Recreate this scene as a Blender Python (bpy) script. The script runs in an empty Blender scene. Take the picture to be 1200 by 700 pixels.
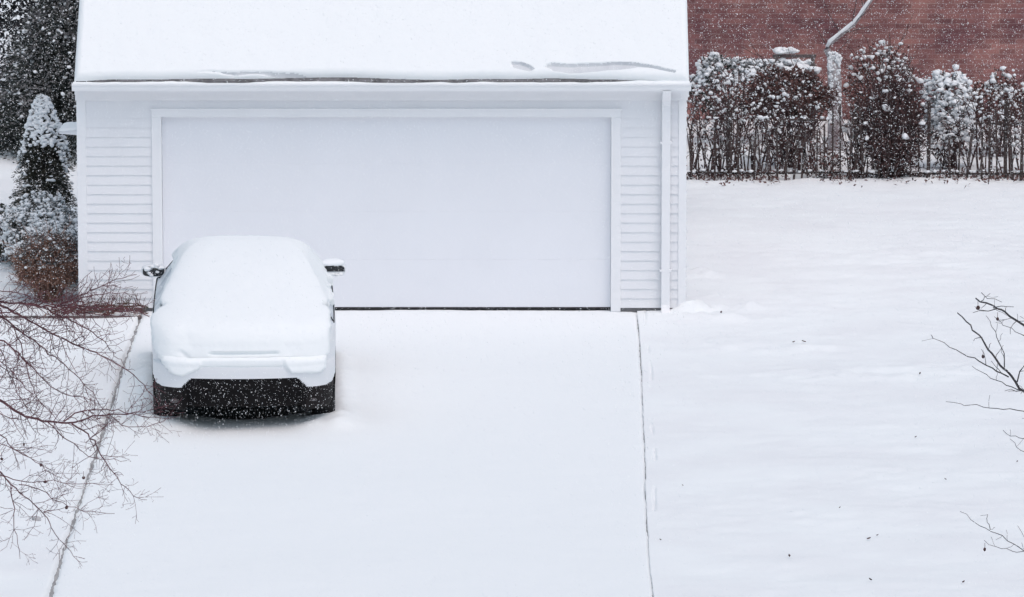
import bpy, math, random
import numpy as np
from mathutils import Vector, Matrix

PI = math.pi
random.seed(7)
RNG = np.random.default_rng(7)
S = bpy.context.scene
COL = S.collection

# ------------------------------------------------------------------ camera
F_PX, TH, D0 = 7000.0, math.radians(9.4), 64.9
CY, SY = math.cos(TH), math.sin(TH)
FWD = np.array([0, CY, -SY]); UP = np.array([0, SY, CY])
CAM = -D0 * FWD + (15.0 / F_PX * D0) * UP

def ray(px, py):
    return FWD + (px - 600) / F_PX * np.array([1.0, 0, 0]) + (350 - py) / F_PX * UP
def at_y(px, py, Y):
    r = ray(px, py); t = (Y - CAM[1]) / r[1]; return CAM + r * t
def at_z(px, py, z=0.0):
    r = ray(px, py); t = (z - CAM[2]) / r[2]; return CAM + r * t
def X(px, Y=0.0, py=240): return float(at_y(px, py, Y)[0])
def Z(py, Y=0.0): return float(at_y(600, py, Y)[2])

# ------------------------------------------------------------------ noise
def _h(ix, iy, iz, seed):
    n = (ix * 374761393 + iy * 668265263 + iz * 2147483647 + seed * 1274126177).astype(np.int64)
    n = (n ^ (n >> 13)) * 1274126177
    n = n & 0x7fffffff
    n = (n ^ (n >> 16)) * 668265263
    return ((n & 0xffffff) / 0xffffff)
def vnoise(x, y, z=0.0, seed=0):
    x = np.asarray(x, float); y = np.asarray(y, float) + 0 * x; z = np.asarray(z, float) + 0 * x
    ix, iy, iz = np.floor(x).astype(np.int64), np.floor(y).astype(np.int64), np.floor(z).astype(np.int64)
    fx, fy, fz = x - ix, y - iy, z - iz
    fx, fy, fz = [f * f * (3 - 2 * f) for f in (fx, fy, fz)]
    r = 0
    for a in (0, 1):
        for b in (0, 1):
            for c in (0, 1):
                w = (fx if a else 1 - fx) * (fy if b else 1 - fy) * (fz if c else 1 - fz)
                r = r + w * _h(ix + a, iy + b, iz + c, seed)
    return r * 2 - 1
def fbm(x, y, z=0.0, seed=0, oct=4):
    r, a, f = 0, 1.0, 1.0
    for o in range(oct):
        r = r + a * vnoise(np.asarray(x) * f, np.asarray(y) * f, np.asarray(z) * f, seed + o * 17)
        a *= .5; f *= 2.03
    return r
def sstep(e0, e1, v):
    t = np.clip((np.asarray(v, float) - e0) / (e1 - e0), 0, 1); return t * t * (3 - 2 * t)

# ------------------------------------------------------------------ mesh builder
class MB:
    def __init__(s): s.v = []; s.f = []; s.n = 0; s.mi = []
    def add(s, v, f, mi=0):
        v = np.asarray(v, float).reshape(-1, 3)
        s.v.append(v)
        for q in f: s.f.append(tuple(int(i) + s.n for i in q))
        s.mi += [mi] * len(f)
        s.n += len(v); return s
    def box(s, x0, x1, y0, y1, z0, z1, mi=0):
        v = [(x, y, z) for z in (z0, z1) for y in (y0, y1) for x in (x0, x1)]
        return s.add(v, [(0, 2, 3, 1), (4, 5, 7, 6), (0, 1, 5, 4), (2, 6, 7, 3), (0, 4, 6, 2), (1, 3, 7, 5)], mi)
    def tube(s, pts, rad, sides=5, cap=True, mi=0):
        pts = np.asarray(pts, float); n = len(pts)
        rad = np.broadcast_to(np.asarray(rad, float), (n,))
        t = np.gradient(pts, axis=0); t /= (np.linalg.norm(t, axis=1, keepdims=True) + 1e-9)
        ref = np.array([0.0, 0, 1]) if abs(t[:, 2]).mean() < .85 else np.array([1.0, 0, 0])
        a = np.cross(t, ref); a /= (np.linalg.norm(a, axis=1, keepdims=True) + 1e-9); b = np.cross(t, a)
        ang = np.arange(sides) / sides * 2 * PI
        v = pts[:, None] + rad[:, None, None] * (np.cos(ang)[None, :, None] * a[:, None] + np.sin(ang)[None, :, None] * b[:, None])
        f = [(i * sides + k, i * sides + (k + 1) % sides, (i + 1) * sides + (k + 1) % sides, (i + 1) * sides + k)
             for i in range(n - 1) for k in range(sides)]
        if cap: f += [tuple(range(sides))[::-1], tuple((n - 1) * sides + k for k in range(sides))]
        return s.add(v.reshape(-1, 3), f, mi)
    def grid(s, P, closed=False, mi=0, keep=None):
        P = np.asarray(P, float); r, c = P.shape[:2]; f = []
        for i in range(r - 1):
            for k in range(c if closed else c - 1):
                k2 = (k + 1) % c
                if keep is not None and not keep[i, k]: continue
                f.append((i * c + k, i * c + k2, (i + 1) * c + k2, (i + 1) * c + k))
        return s.add(P.reshape(-1, 3), f, mi)
    def prism(s, poly, axis, a0, a1, mi=0):
        """closed polygon (2-D) extruded along an axis; axis 'x': poly=(y,z), 'y': poly=(x,z)"""
        n = len(poly)
        mk = (lambda p, a: (a, p[0], p[1])) if axis == 'x' else (lambda p, a: (p[0], a, p[1]))
        v = [mk(p, a0) for p in poly] + [mk(p, a1) for p in poly]
        f = [(i, (i + 1) % n, n + (i + 1) % n, n + i) for i in range(n)] + [tuple(range(n))[::-1], tuple(range(n, 2 * n))]
        return s.add(v, f, mi)
    def build(s, name, mats, parent=None, smooth=False, bevel=0, local=False):
        me = bpy.data.meshes.new(name)
        v = np.concatenate(s.v) if s.v else np.zeros((0, 3))
        if parent is not None and not local:
            inv = np.array(wm(parent).inverted()); v = v @ inv[:3, :3].T + inv[:3, 3]
        me.from_pydata(v.tolist(), [], s.f)
        if not isinstance(mats, (list, tuple)): mats = [mats]
        for m in mats: me.materials.append(m)
        if len(mats) > 1: me.polygons.foreach_set('material_index', s.mi)
        if smooth: me.polygons.foreach_set('use_smooth', [True] * len(me.polygons))
        me.validate(); me.update()
        o = bpy.data.objects.new(name, me); COL.objects.link(o)
        if parent is not None: o.parent = parent
        if bevel:
            b = o.modifiers.new('bevel', 'BEVEL'); b.width = bevel; b.segments = 2; b.limit_method = 'ANGLE'
            b.angle_limit = math.radians(40)
        return o

def wm(o):
    m = o.matrix_basis.copy()
    while o.parent is not None:
        o = o.parent; m = o.matrix_basis @ m
    return m
def quads(mb, c, length, width, dirs=None, droop=0.0, mi=0):
    """many small leaf faces (vectorised)"""
    n = len(c)
    d = RNG.normal(size=(n, 3)) if dirs is None else np.asarray(dirs) + RNG.normal(size=(n, 3)) * .45
    d[:, 2] -= droop
    d /= np.linalg.norm(d, axis=1, keepdims=True)
    w = np.cross(d, RNG.normal(size=(n, 3))); w /= np.linalg.norm(w, axis=1, keepdims=True)
    L = length * RNG.uniform(.6, 1.3, (n, 1)); W = width * RNG.uniform(.6, 1.3, (n, 1))
    p0 = c - d * L * .5; p2 = c + d * L * .5; m = c + np.cross(d, w) * L * .08
    v = np.stack([p0, m + w * W * .5, p2, m - w * W * .5], 1).reshape(-1, 3)
    f = (np.arange(n)[:, None] * 4 + np.arange(4)[None]).tolist()
    mb.add(v, f, mi)
_t = (1 + 5 ** .5) / 2
ICO_V = np.array([(-1, _t, 0), (1, _t, 0), (-1, -_t, 0), (1, -_t, 0), (0, -1, _t), (0, 1, _t), (0, -1, -_t), (0, 1, -_t), (_t, 0, -1), (_t, 0, 1), (-_t, 0, -1), (-_t, 0, 1)], float)
ICO_V /= np.linalg.norm(ICO_V[0])
ICO_F = [(0, 11, 5), (0, 5, 1), (0, 1, 7), (0, 7, 10), (0, 10, 11), (1, 5, 9), (5, 11, 4), (11, 10, 2), (10, 7, 6), (7, 1, 8), (3, 9, 4), (3, 4, 2), (3, 2, 6), (3, 6, 8), (3, 8, 9), (4, 9, 5), (2, 4, 11), (6, 2, 10), (8, 6, 7), (9, 8, 1)]
def _sub(V, F):
    V = list(map(tuple, V)); mid = {}; out = []
    def m(a, b):
        k = (min(a, b), max(a, b))
        if k not in mid:
            p = np.array(V[a]) + np.array(V[b]); V.append(tuple(p / np.linalg.norm(p))); mid[k] = len(V) - 1
        return mid[k]
    for a, b, c in F:
        x, y, z = m(a, b), m(b, c), m(c, a); out += [(a, x, z), (b, y, x), (c, z, y), (x, y, z)]
    return np.array(V), out
ICO2_V, ICO2_F = _sub(ICO_V, ICO_F)
def lumps(mb, c, r, flat=.8, fine=True, mi=0, jit=.28):
    r = np.broadcast_to(np.asarray(r, float), (len(c),))
    V, Fc = (ICO2_V, ICO2_F) if fine else (ICO_V, ICO_F)
    for p, q in zip(c, r):
        k = V * (1 + RNG.normal(size=(len(V), 1)) * jit * .5)
        sc = np.array([RNG.uniform(.7, 1.4), RNG.uniform(.7, 1.4), flat * RNG.uniform(.7, 1.2)])
        mb.add(k * sc * q + p, Fc, mi)

def tag(o, label, cat, group=None):
    o['label'] = label; o['category'] = cat
    if group: o['group'] = group
    return o
def empty(name, loc, label, cat, group=None, rz=0):
    o = bpy.data.objects.new(name, None); COL.objects.link(o); o.location = loc; o.rotation_euler = (0, 0, rz)
    o.empty_display_size = .2
    return tag(o, label, cat, group)
def kind(o, k): o['kind'] = k; return o

# ------------------------------------------------------------------ materials
def mat(name, col, rough=.6, var=0.0, vscale=5.0, col2=None, bump=0.0, bscale=60.0, metal=0.0, spec=.5, sss=0):
    m = bpy.data.materials.new(name); m.use_nodes = True; nt = m.node_tree; N = nt.nodes; L = nt.links
    b = N['Principled BSDF']; b.inputs['Base Color'].default_value = (*col, 1); b.inputs['Roughness'].default_value = rough
    b.inputs['Metallic'].default_value = metal; b.inputs['Specular IOR Level'].default_value = spec
    tc = N.new('ShaderNodeTexCoord')
    if var or col2:
        nz = N.new('ShaderNodeTexNoise'); nz.inputs['Scale'].default_value = vscale; nz.inputs['Detail'].default_value = 5
        L.new(tc.outputs['Object'], nz.inputs['Vector'])
        r = N.new('ShaderNodeValToRGB'); L.new(nz.outputs['Fac'], r.inputs['Fac'])
        c2 = col2 or tuple(c * (1 - var) for c in col)
        r.color_ramp.elements[0].position = .36; r.color_ramp.elements[0].color = (*c2, 1)
        r.color_ramp.elements[1].position = .62; r.color_ramp.elements[1].color = (*col, 1)
        L.new(r.outputs['Color'], b.inputs['Base Color'])
    if bump:
        nb = N.new('ShaderNodeTexNoise'); nb.inputs['Scale'].default_value = bscale; nb.inputs['Detail'].default_value = 6
        L.new(tc.outputs['Object'], nb.inputs['Vector'])
        bp = N.new('ShaderNodeBump'); bp.inputs['Strength'].default_value = bump; bp.inputs['Distance'].default_value = .01
        L.new(nb.outputs['Fac'], bp.inputs['Height']); L.new(bp.outputs['Normal'], b.inputs['Normal'])
    return m
M = {}
M['snow'] = mat('snow', (.865, .895, .91), .9, bump=.25, bscale=28, spec=.2)
M['plant_snow'] = mat('plant_snow', (.84, .865, .89), .9, bump=.4, bscale=60, spec=.2)
M['lawn_snow'] = mat('lawn_snow', (.865, .895, .91), .9, bump=.3, bscale=14, spec=.2, col2=(.83, .85, .87), vscale=.9)
M['siding'] = mat('white_vinyl', (.83, .84, .87), .45, var=.03, vscale=2.0, bump=.05, bscale=30)
M['trim'] = mat('white_trim', (.85, .86, .885), .4, var=.02, vscale=3.0)
M['door'] = mat('garage_door_paint', (.83, .845, .89), .5, var=.02, vscale=1.2, bump=.08, bscale=40)
M['rubber'] = mat('black_rubber', (.012, .012, .014), .7, var=.3, vscale=12)
M['shingle'] = mat('shingle', (.20, .20, .21), .9, var=.5, vscale=8, bump=.5, bscale=60)
M['soil'] = mat('soil', (.10, .085, .075), .95, var=.5, vscale=3, bump=.6, bscale=20)
M['asphalt'] = mat('asphalt', (.035, .034, .036), .85, var=.4, vscale=4, bump=.5, bscale=90)
M['paint'] = mat('car_paint', (.74, .76, .79), .28, var=.02, vscale=3)
M['frost'] = mat('frosted_glass', (.45, .50, .55), .5, col2=(.75, .78, .82), vscale=4, bump=.2)
M['glass'] = mat('dark_glass', (.012, .014, .018), .08)
M['black'] = mat('black_plastic', (.008, .007, .008), .75, var=.4, vscale=9, bump=.15, bscale=120, spec=.15)
M['metal'] = mat('wheel_metal', (.35, .35, .37), .35, metal=.8)
M['grey'] = mat('grey_reflector', (.07, .065, .07), .4)
M['lamp_red'] = mat('tail_lamp', (.20, .16, .18), .25)
M['needle'] = mat('needle_dark', (.028, .036, .030), .8, col2=(.012, .016, .015), vscale=3)
M['frost_leaf'] = mat('frosted_foliage', (.22, .22, .23), .9, col2=(.06, .06, .058), vscale=9)
M['needle2'] = mat('needle_purple', (.018, .018, .022), .8, col2=(.010, .010, .014), vscale=3)
M['needle3'] = mat('needle_brown', (.050, .050, .036), .8, col2=(.022, .020, .016), vscale=9)
M['leaf_green'] = mat('leaf_green', (.055, .060, .042), .6, col2=(.035, .030, .022), vscale=6)
M['leaf_brown'] = mat('leaf_brown', (.34, .195, .145), .85, col2=(.14, .075, .058), vscale=14)
M['leaf_red'] = mat('leaf_red', (.145, .068, .060), .85, col2=(.05, .026, .026), vscale=7)
M['leaf_dark'] = mat('leaf_dark', (.090, .046, .044), .85, col2=(.040, .022, .024), vscale=7)
M['bark'] = mat('bark', (.060, .042, .044), .9, var=.5, vscale=10, bump=.5, bscale=50)
M['twig'] = mat('twig', (.13, .048, .060), .8, var=.35, vscale=6)
M['twig_red'] = mat('twig_red', (.13, .045, .045), .75, col2=(.06, .05, .03), vscale=9)
M['twig_grey'] = mat('twig_grey', (.050, .045, .050), .8, var=.35, vscale=6)
M['bark_pale'] = mat('bark_pale', (.42, .39, .40), .9, col2=(.24, .20, .21), vscale=5, bump=.6, bscale=25)
M['picket'] = mat('weathered_wood', (.060, .042, .040), .9, var=.5, vscale=12, bump=.4)
M['wood_grey'] = mat('bench_wood', (.16, .13, .13), .85, var=.4, vscale=9)
M['stone'] = mat('stone', (.42, .42, .44), .9, var=.3, vscale=9, bump=.5)

def brick_mat():
    m = bpy.data.materials.new('brick'); m.use_nodes = True; nt = m.node_tree; N = nt.nodes; L = nt.links
    b = N['Principled BSDF']; b.inputs['Roughness'].default_value = .9
    tc = N.new('ShaderNodeTexCoord'); mp = N.new('ShaderNodeMapping')
    L.new(tc.outputs['Object'], mp.inputs['Vector']); mp.inputs['Rotation'].default_value = (PI / 2, 0, 0)
    br = N.new('ShaderNodeTexBrick'); L.new(mp.outputs['Vector'], br.inputs['Vector'])
    br.inputs['Scale'].default_value = 1.0; br.inputs['Brick Width'].default_value = .215; br.inputs['Row Height'].default_value = .068
    br.inputs['Mortar Size'].default_value = .005; br.inputs['Mortar Smooth'].default_value = .2; br.inputs['Bias'].default_value = -.1
    br.inputs['Color1'].default_value = (.34, .160, .150, 1); br.inputs['Color2'].default_value = (.20, .092, .092, 1)
    br.inputs['Mortar'].default_value = (.34, .235, .225, 1)
    nz = N.new('ShaderNodeTexNoise'); nz.inputs['Scale'].default_value = 1.3; nz.inputs['Detail'].default_value = 5
    L.new(tc.outputs['Object'], nz.inputs['Vector'])
    rp = N.new('ShaderNodeValToRGB'); rp.color_ramp.elements[0].position = .35; rp.color_ramp.elements[0].color = (.52, .44, .52, 1)
    rp.color_ramp.elements[1].position = .65; rp.color_ramp.elements[1].color = (1.15, 1.12, 1.05, 1); L.new(nz.outputs['Fac'], rp.inputs['Fac'])
    mx = N.new('ShaderNodeMix'); mx.data_type = 'RGBA'; mx.blend_type = 'MULTIPLY'; mx.inputs[0].default_value = 1
    L.new(br.outputs['Color'], mx.inputs[6]); L.new(rp.outputs['Color'], mx.inputs[7]); L.new(mx.outputs[2], b.inputs['Base Color'])
    bp = N.new('ShaderNodeBump'); bp.inputs['Strength'].default_value = .5; bp.inputs['Distance'].default_value = .01; bp.invert = True
    L.new(br.outputs['Fac'], bp.inputs['Height']); L.new(bp.outputs['Normal'], b.inputs['Normal'])
    return m
M['kerb'] = mat('kerb', (.36, .365, .375), .9, var=.4, vscale=3, bump=.4)
M['brick'] = brick_mat()

# ------------------------------------------------------------------ ground, driveway, lawns
mb = MB(); mb.add([(-400, -70, -.10), (400, -70, -.10), (400, 700, -.10), (-400, 700, -.10)], [(0, 1, 2, 3)])
kind(mb.build('ground', M['soil']), 'structure')

LP = np.array([at_z(158, 388), at_z(57, 700)])           # left crack
RP = np.array([at_z(a, b) for a, b in ((747, 372), (752, 440), (755, 520), (758, 620), (765, 700))])
def xl(Y): return np.interp(Y, [LP[1][1], LP[0][1]], [LP[1][0], LP[0][0]]) + (np.minimum(Y - LP[1][1], 0)) * (LP[0][0] - LP[1][0]) / (LP[0][1] - LP[1][1])
def xr(Y): return np.interp(Y, RP[::-1, 1], RP[::-1, 0])
def yvals(y0, y1, step): return np.arange(y0, y1 + step * .5, step)

CARX, CARY, CARR = -2.695, -4.78, math.radians(2.5)
def bare(xx, yy):
    """1 where the pavement under the car is bare"""
    c, s_ = math.cos(CARR), math.sin(CARR)
    lx = (xx - CARX) * c + (yy - CARY) * s_; ly = -(xx - CARX) * s_ + (yy - CARY) * c
    n = fbm(xx * 6, yy * 6, 0, 4, 3) * .035
    d = np.maximum((np.abs(lx) - .78), (-ly - (1.58 - .62 * np.minimum(np.abs(lx / .8), 1.2) ** 2))) + n
    d = np.maximum(d, ly - 2.0)
    return 1 - sstep(-.03, .05, d)

def snow_slab(name, xa, xb, ys, cols, hf, m, skirt=-.098):
    """snow layer whose two long edges follow xa(Y), xb(Y); hf gives the height"""
    u = np.linspace(0, 1, cols) if np.isscalar(cols) else cols
    YY = np.repeat(ys[:, None], len(u), 1); A = xa(ys)[:, None]; B = xb(ys)[:, None]
    XX = A + (B - A) * u[None]
    ZZ = hf(XX, YY)
    P = np.stack([XX, YY, ZZ], 2)
    L_ = P[:, :1].copy(); L_[:, :, 2] = skirt; R_ = P[:, -1:].copy(); R_[:, :, 2] = skirt
    P = np.concatenate([L_, P, R_], 1)
    F_ = P[:1].copy(); F_[:, :, 2] = skirt; B_ = P[-1:].copy(); B_[:, :, 2] = skirt
    P = np.concatenate([F_, P, B_], 0)
    mb = MB(); mb.grid(P); return kind(mb.build(name, m, smooth=True), 'structure')

# pavement
mb = MB(); ys = yvals(-30, .09, .5)
mb.grid(np.stack([np.stack([xl(ys) - .03, ys, 0 * ys - .055], 1), np.stack([xr(ys) + .03, ys, 0 * ys - .055], 1)], 1))
kind(mb.build('driveway', M['asphalt']), 'structure')
for fn, o0, o1, zk_ in ((xl, -.06, .06, -.032), (xr, -.05, .05, -.034)):
    mb = MB(); yk = yvals(-26, .0, .5); A_ = fn(yk) + o0; B_ = fn(yk) + o1
    mb.grid(np.stack([np.stack([A_, yk, 0 * yk - .098], 1), np.stack([A_, yk, 0 * yk + zk_], 1), np.stack([B_, yk, 0 * yk + zk_], 1), np.stack([B_, yk, 0 * yk - .098], 1)], 1))
    kind(mb.build('kerb', M['kerb']), 'structure')
EDGE = lambda Y, sd, a: a * fbm(Y * 9, 0 * Y, 0, sd, 3)
def h_drive(x, y):
    h = .010 * fbm(x * .5, y * .5, 0, 1, 3) + .003 * fbm(x * 4, y * 4, 0, 2, 3)
    e = np.minimum(x - xl(y) - .015, xr(y) - .01 - x)
    h = h - np.where(x > 0, .006, .018) * (1 - sstep(0, .05, e))
    c, s_ = math.cos(CARR), math.sin(CARR)
    lx = (x - CARX) * c + (y - CARY) * s_; ly = -(x - CARX) * s_ + (y - CARY) * c
    drift = .07 * np.exp(-(np.maximum(np.abs(np.abs(lx) - .78) - .05, 0) / np.where(np.abs(lx) > .78, .2, .2)) ** 2 - (np.maximum(np.abs(ly + 1.93) - .04, 0) / .30) ** 2)
    drift = drift + .05 * np.exp(-((np.abs(lx) - .98) / .12) ** 2) * sstep(2.3, 1.9, np.abs(ly))
    return h + bare(x, y) * -.09 + drift * (1 + .2 * fbm(x * 7, y * 7, 0, 6, 2))
ys = yvals(-26, .07, .035)
snow_slab('driveway_snow', lambda Y: xl(Y) + .016 + EDGE(Y, 3, .011) + .006 * np.sin(Y * .7), lambda Y: xr(Y) - .0035 - EDGE(Y, 5, .004) - .004 * fbm(Y * 1.4, 0 * Y, 0, 33, 2), ys, 170, h_drive, M['snow'])

def lawn_bumps(x, y):
    h = .012 * fbm(x * .35, y * .55, 0, 11, 3) + .012 * fbm(x * 1.3, y * 2.2, 0, 12, 4) + .006 * fbm(x * 5, y * 7, 0, 13, 3) * (.5 + sstep(-.2, .5, fbm(x * .6, y * .8, 0, 14, 2)))
    for (px, py, sx, sy, a) in ((850, 349, .25, .16, .05), (836, 374, .5, .16, .06), (868, 362, .3, .16, .055), (818, 322, .2, .2, .06), (822, 365, .3, .1, .08), (846, 403, .3, .3, .03),
                                (940, 408, .6, .25, .018), (905, 440, .9, .3, .012), (960, 350, .7, .4, .012), (1060, 300, .9, .5, .014), (900, 290, .6, .5, .012), (1010, 440, 1.0, .4, .012), (1110, 430, .8, .5, .012), (1050, 560, .5, .5, .012)):
        c = at_z(px, py)
        w = np.exp(-(((x - c[0]) / sx) ** 2 + ((y - c[1]) / sy) ** 2))
        h = h + a * w * np.maximum(0, 1 + 1.3 * fbm(x * 5, y * 6, 0, 19, 3))
    return h
def h_lawn_r(x, y):
    h = lawn_bumps(x, y)
    cr = xr(y) + .085 + .012 * np.sin(y * 1.3)
    vis = sstep(-.1, .35, fbm(y * 1.7, 0 * y, 0, 31, 2)) * (y > -11) * (y < 0)
    h = h - .045 * vis * np.exp(-((x - cr) / .013) ** 2)
    near = np.exp(-(np.maximum(x - xr(y), 0) / .25))
    h = h * (1 - near * .8) + .008 * near
    back = sstep(9.0, 9.8, y) - sstep(10.2, 10.8, y)
    return h + .03 * back * (1 + fbm(x * 2, y, 0, 8, 3))
R0 = lambda Y: np.where(Y < .0, xr(Y) + .0035 + EDGE(Y, 6, .004) + .005 * fbm(Y * 1.1, 0 * Y, 0, 34, 2), 1.5 + 0 * Y)
u = np.concatenate([np.linspace(0, .028, 34), np.linspace(.028, .6, 150)[1:], np.linspace(.6, 1, 30)[1:]])
snow_slab('lawn', R0, lambda Y: 12 + 0 * Y, yvals(-26, 24, .06), u, h_lawn_r, M['lawn_snow'])
def h_lawn_l(x, y):
    h = .020 * fbm(x * .5, y * .5, 0, 21, 3) + .008 * fbm(x * 2, y * 2, 0, 22, 3)
    near = np.exp(-(np.maximum(xl(y) - x, 0) / .3))
    return h * (1 - near * .8) + .012 * near
L1 = lambda Y: np.where(Y < .0, np.maximum(xl(Y), -9) - .018 + EDGE(Y, 9, .011), -4.6 + 0 * Y)
snow_slab('lawn', lambda Y: -14 + 0 * Y, L1, yvals(-26, 24, .06), np.concatenate([np.linspace(0, .5, 30), np.linspace(.5, 1, 110)[1:]]), h_lawn_l, M['lawn_snow'])
# far snow ground all round
mb = MB()
for (a, b, c, d) in ((-400, -13.2, -70, 700), (11.2, 400, -70, 700), (-13.2, 11.2, 23.2, 700), (-13.2, 11.2, -70, -25.4), (-4.65, 1.55, .09, 23.2)):
    nx, ny = max(2, int((b - a) / 6)), max(2, int((d - c) / 6))
    gx, gy = np.meshgrid(np.linspace(a, b, nx), np.linspace(c, d, ny))
    mb.grid(np.stack([gx, gy, 0 * gx - .035], 2))
kind(mb.build('snow_field', M['snow']), 'structure')

# ------------------------------------------------------------------ garage
GL, GR = X(91), X(804)
DL, DR = X(190), X(716)                                   # door opening
YG = -.34                                                 # gutter face
z_gt, z_gb = Z(98, YG), Z(107.5, YG)
z_fb = Z(117.5)                                           # bottom of frieze board
z_top = Z(103)
z_dh, z_ch = Z(137), Z(127)
DEP = 7.0
garage = empty('garage', ((GL + GR) / 2, 0, 0), 'white clapboard garage with a snow covered roof and wide door', 'garage')
def lap(mb, x0, x1, z0, z1, y=0.0, e=.104, out=.015):
    z = z0
    while z < z1 - .002:
        zt = min(z + e, z1)
        mb.add([(x0, y - out, z), (x1, y - out, z), (x1, y - .003, zt), (x0, y - .003, zt), (x0, y + .01, z), (x1, y + .01, z), (x1, y + .01, zt), (x0, y + .01, zt)],
               [(0, 1, 2, 3), (4, 5, 1, 0), (3, 2, 6, 7), (0, 3, 7, 4), (1, 5, 6, 2), (5, 4, 7, 6)])
        z = zt
CW = .105
mb = MB()
zb0 = .04
lap(mb, GL + .10, DL - CW, zb0, z_fb - .001); lap(mb, DR + CW, GR - .085, zb0, z_fb - .001)
lap(mb, DL - CW - .001, DR + CW + .001, z_ch + .002, z_fb - .001)
mb.box(GL + .02, DL - .02, .012, .15, -.1, z_top); mb.box(DR + .02, GR - .02, .012, .15, -.1, z_top); mb.box(DL - .02, DR + .02, .012, .15, z_dh + .01, z_top)
wall = mb.build('wall', M['siding'], garage)
mb = MB(); mb.box(GL, GL + .10, -.024, .10, 0.0, z_fb); mb.build('corner_board', M['trim'], wall, bevel=.004)
mb = MB(); mb.box(GR - .085, GR, -.024, .10, 0.0, z_fb); mb.build('corner_board', M['trim'], wall, bevel=.004)
mb = MB(); mb.box(GL - .012, GR + .012, -.034, .05, z_fb, z_top + .06); mb.build('frieze_board', M['trim'], wall, bevel=.004)
M['concrete'] = mat('concrete', (.16, .16, .17), .9, var=.3)
for a, b in ((GL + .02, DL - CW - .002), (DR + CW + .002, GR - .02)): MB().box(a, b, -.004, .05, -.05, .038).build('foundation', M['concrete'], wall)
# side and back walls with the gable triangles
RUN = DEP / 2 + .30; PITCH = math.radians(40)
ze = z_gt + .015                                          # eave line of roof deck at Y=-.26
YE = -.27
zr = ze + (DEP / 2 - YE) * math.tan(PITCH)
mb = MB()
for x0, x1 in ((GL + .002, GL + .012), (GR - .012, GR - .002)):
    mb.prism([(.11, -.1), (DEP, -.1), (DEP, ze + .1), (DEP / 2, zr - .16), (.11, ze + .1)], 'x', x0, x1)
mb.box(GL + .02, GR - .02, DEP - .012, DEP, -.1, ze)
for k in range(26):                                       # lap siding on both sides
    z = .04 + k * .104
    mb.box(GL - .012, GL + .003, .10, DEP, z, z + .020); mb.box(GR - .003, GR + .012, .10, DEP, z, z + .020)
mb.build('side_wall', M['siding'], garage)
# door casing, garage door
mb = MB()
mb.box(DL - CW, DL, -.032, .12, 0, z_dh); mb.box(DR, DR + CW, -.032, .12, 0, z_dh); mb.box(DL - CW, DR + CW, -.034, .12, z_dh, z_ch)
mb.box(DL - CW - .01, DR + CW + .01, -.048, .0, z_ch - .018, z_ch + .002)
mb.build('door_casing', M['trim'], garage, bevel=.004)
gd = empty('garage_door', ((DL + DR) / 2, .10, 0), '', '')
del gd['label'], gd['category']
gd.parent = garage; gd.location = Vector(((DL + DR) / 2, .10, 0)) - garage.location
SEC = (z_dh - .035) / 4
for k in range(4):
    z0 = .034 + k * SEC; z1 = z0 + SEC - .0005
    mb = MB(); mb.prism([(.075, z0 + .0012), (.0765, z0), (.12, z0), (.12, z1), (.0765, z1), (.075, z1 - .0012)], 'x', DL + .002, DR - .002)
    mb.box(DL + .01, DR - .01, .079, .11, z1 - .01, z1 + .01)
    nb = mb.build('door_panel', M['door'], gd)
mb = MB(); mb.tube([(x, .095 + .002 * math.sin(x * 9), .012 + .006 * vnoise(x * 3, 0)) for x in np.linspace(DL + .003, DR - .003, 80)], .022, 8)
mb.build('bottom_seal', M['rubber'], gd, smooth=True)
# roof deck
n_up = np.array([0, -math.sin(PITCH), math.cos(PITCH)]); sl = np.array([0, math.cos(PITCH), math.sin(PITCH)])
RX0, RX1 = X(87, YE, 96), X(807.5, YE, 96)
LEN = (DEP / 2 - YE) / math.cos(PITCH)
E = np.array([0, YE, ze])
mb = MB()
mb.prism([(YE, ze - .03), (YE, ze), (DEP / 2, zr), (DEP - YE, ze), (DEP - YE, ze - .03), (DEP - YE - .1, ze - .03), (DEP / 2, zr - .12), (YE + .1, ze - .03)], 'x', RX0 + .02, RX1 - .02)
roof = mb.build('roof', M['shingle'], garage)
mb = MB(); mb.box(RX0 + .03, RX1 - .03, -.245, .0, z_gb - .03, z_gb + .0); mb.box(RX0 + .03, RX1 - .03, -.262, -.245, z_gb - .03, ze - .034)
for xa, xb in ((RX0 + .0, RX0 + .022), (RX1 - .022, RX1)):
    mb.prism([(YE + .02, ze - .15), (YE, ze - .02), (DEP / 2, zr - .02), (DEP - YE, ze - .02), (DEP - YE, ze - .15), (DEP / 2, zr - .20)], 'x', xa, xb)
mb.build('fascia', M['trim'], roof)
# gutter (K profile) and snow lying in it
g0, g1 = X(84.3, YG, 100), X(809.6, YG, 100)
gp = [(-.262, z_gb), (-.262, z_gt - .012), (-.27, z_gt - .012), (-.27, z_gb + .012), (-.305, z_gb + .012), (-.318, z_gb + .030), (-.318, z_gb + .055), (YG + .006, z_gt - .012), (YG + .006, z_gt - .004),
      (YG - .004, z_gt), (YG - .006, z_gt - .018), (YG + .006, z_gt - .024), (-.326, z_gb + .052), (-.326, z_gb + .026), (-.312, z_gb)]
mb = MB(); mb.prism(gp, 'x', g0, g1)
gut = mb.build('gutter', M['trim'], garage)
mb = MB()
for xx in (g0 - .004, g1): MB().prism([(-.262, z_gb), (-.262, z_gt), (YG - .006, z_gt), (YG - .008, z_gt - .02), (-.328, z_gb + .05), (-.314, z_gb)], 'x', xx, xx + .004).build('gutter_cap', M['trim'], gut)
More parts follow.
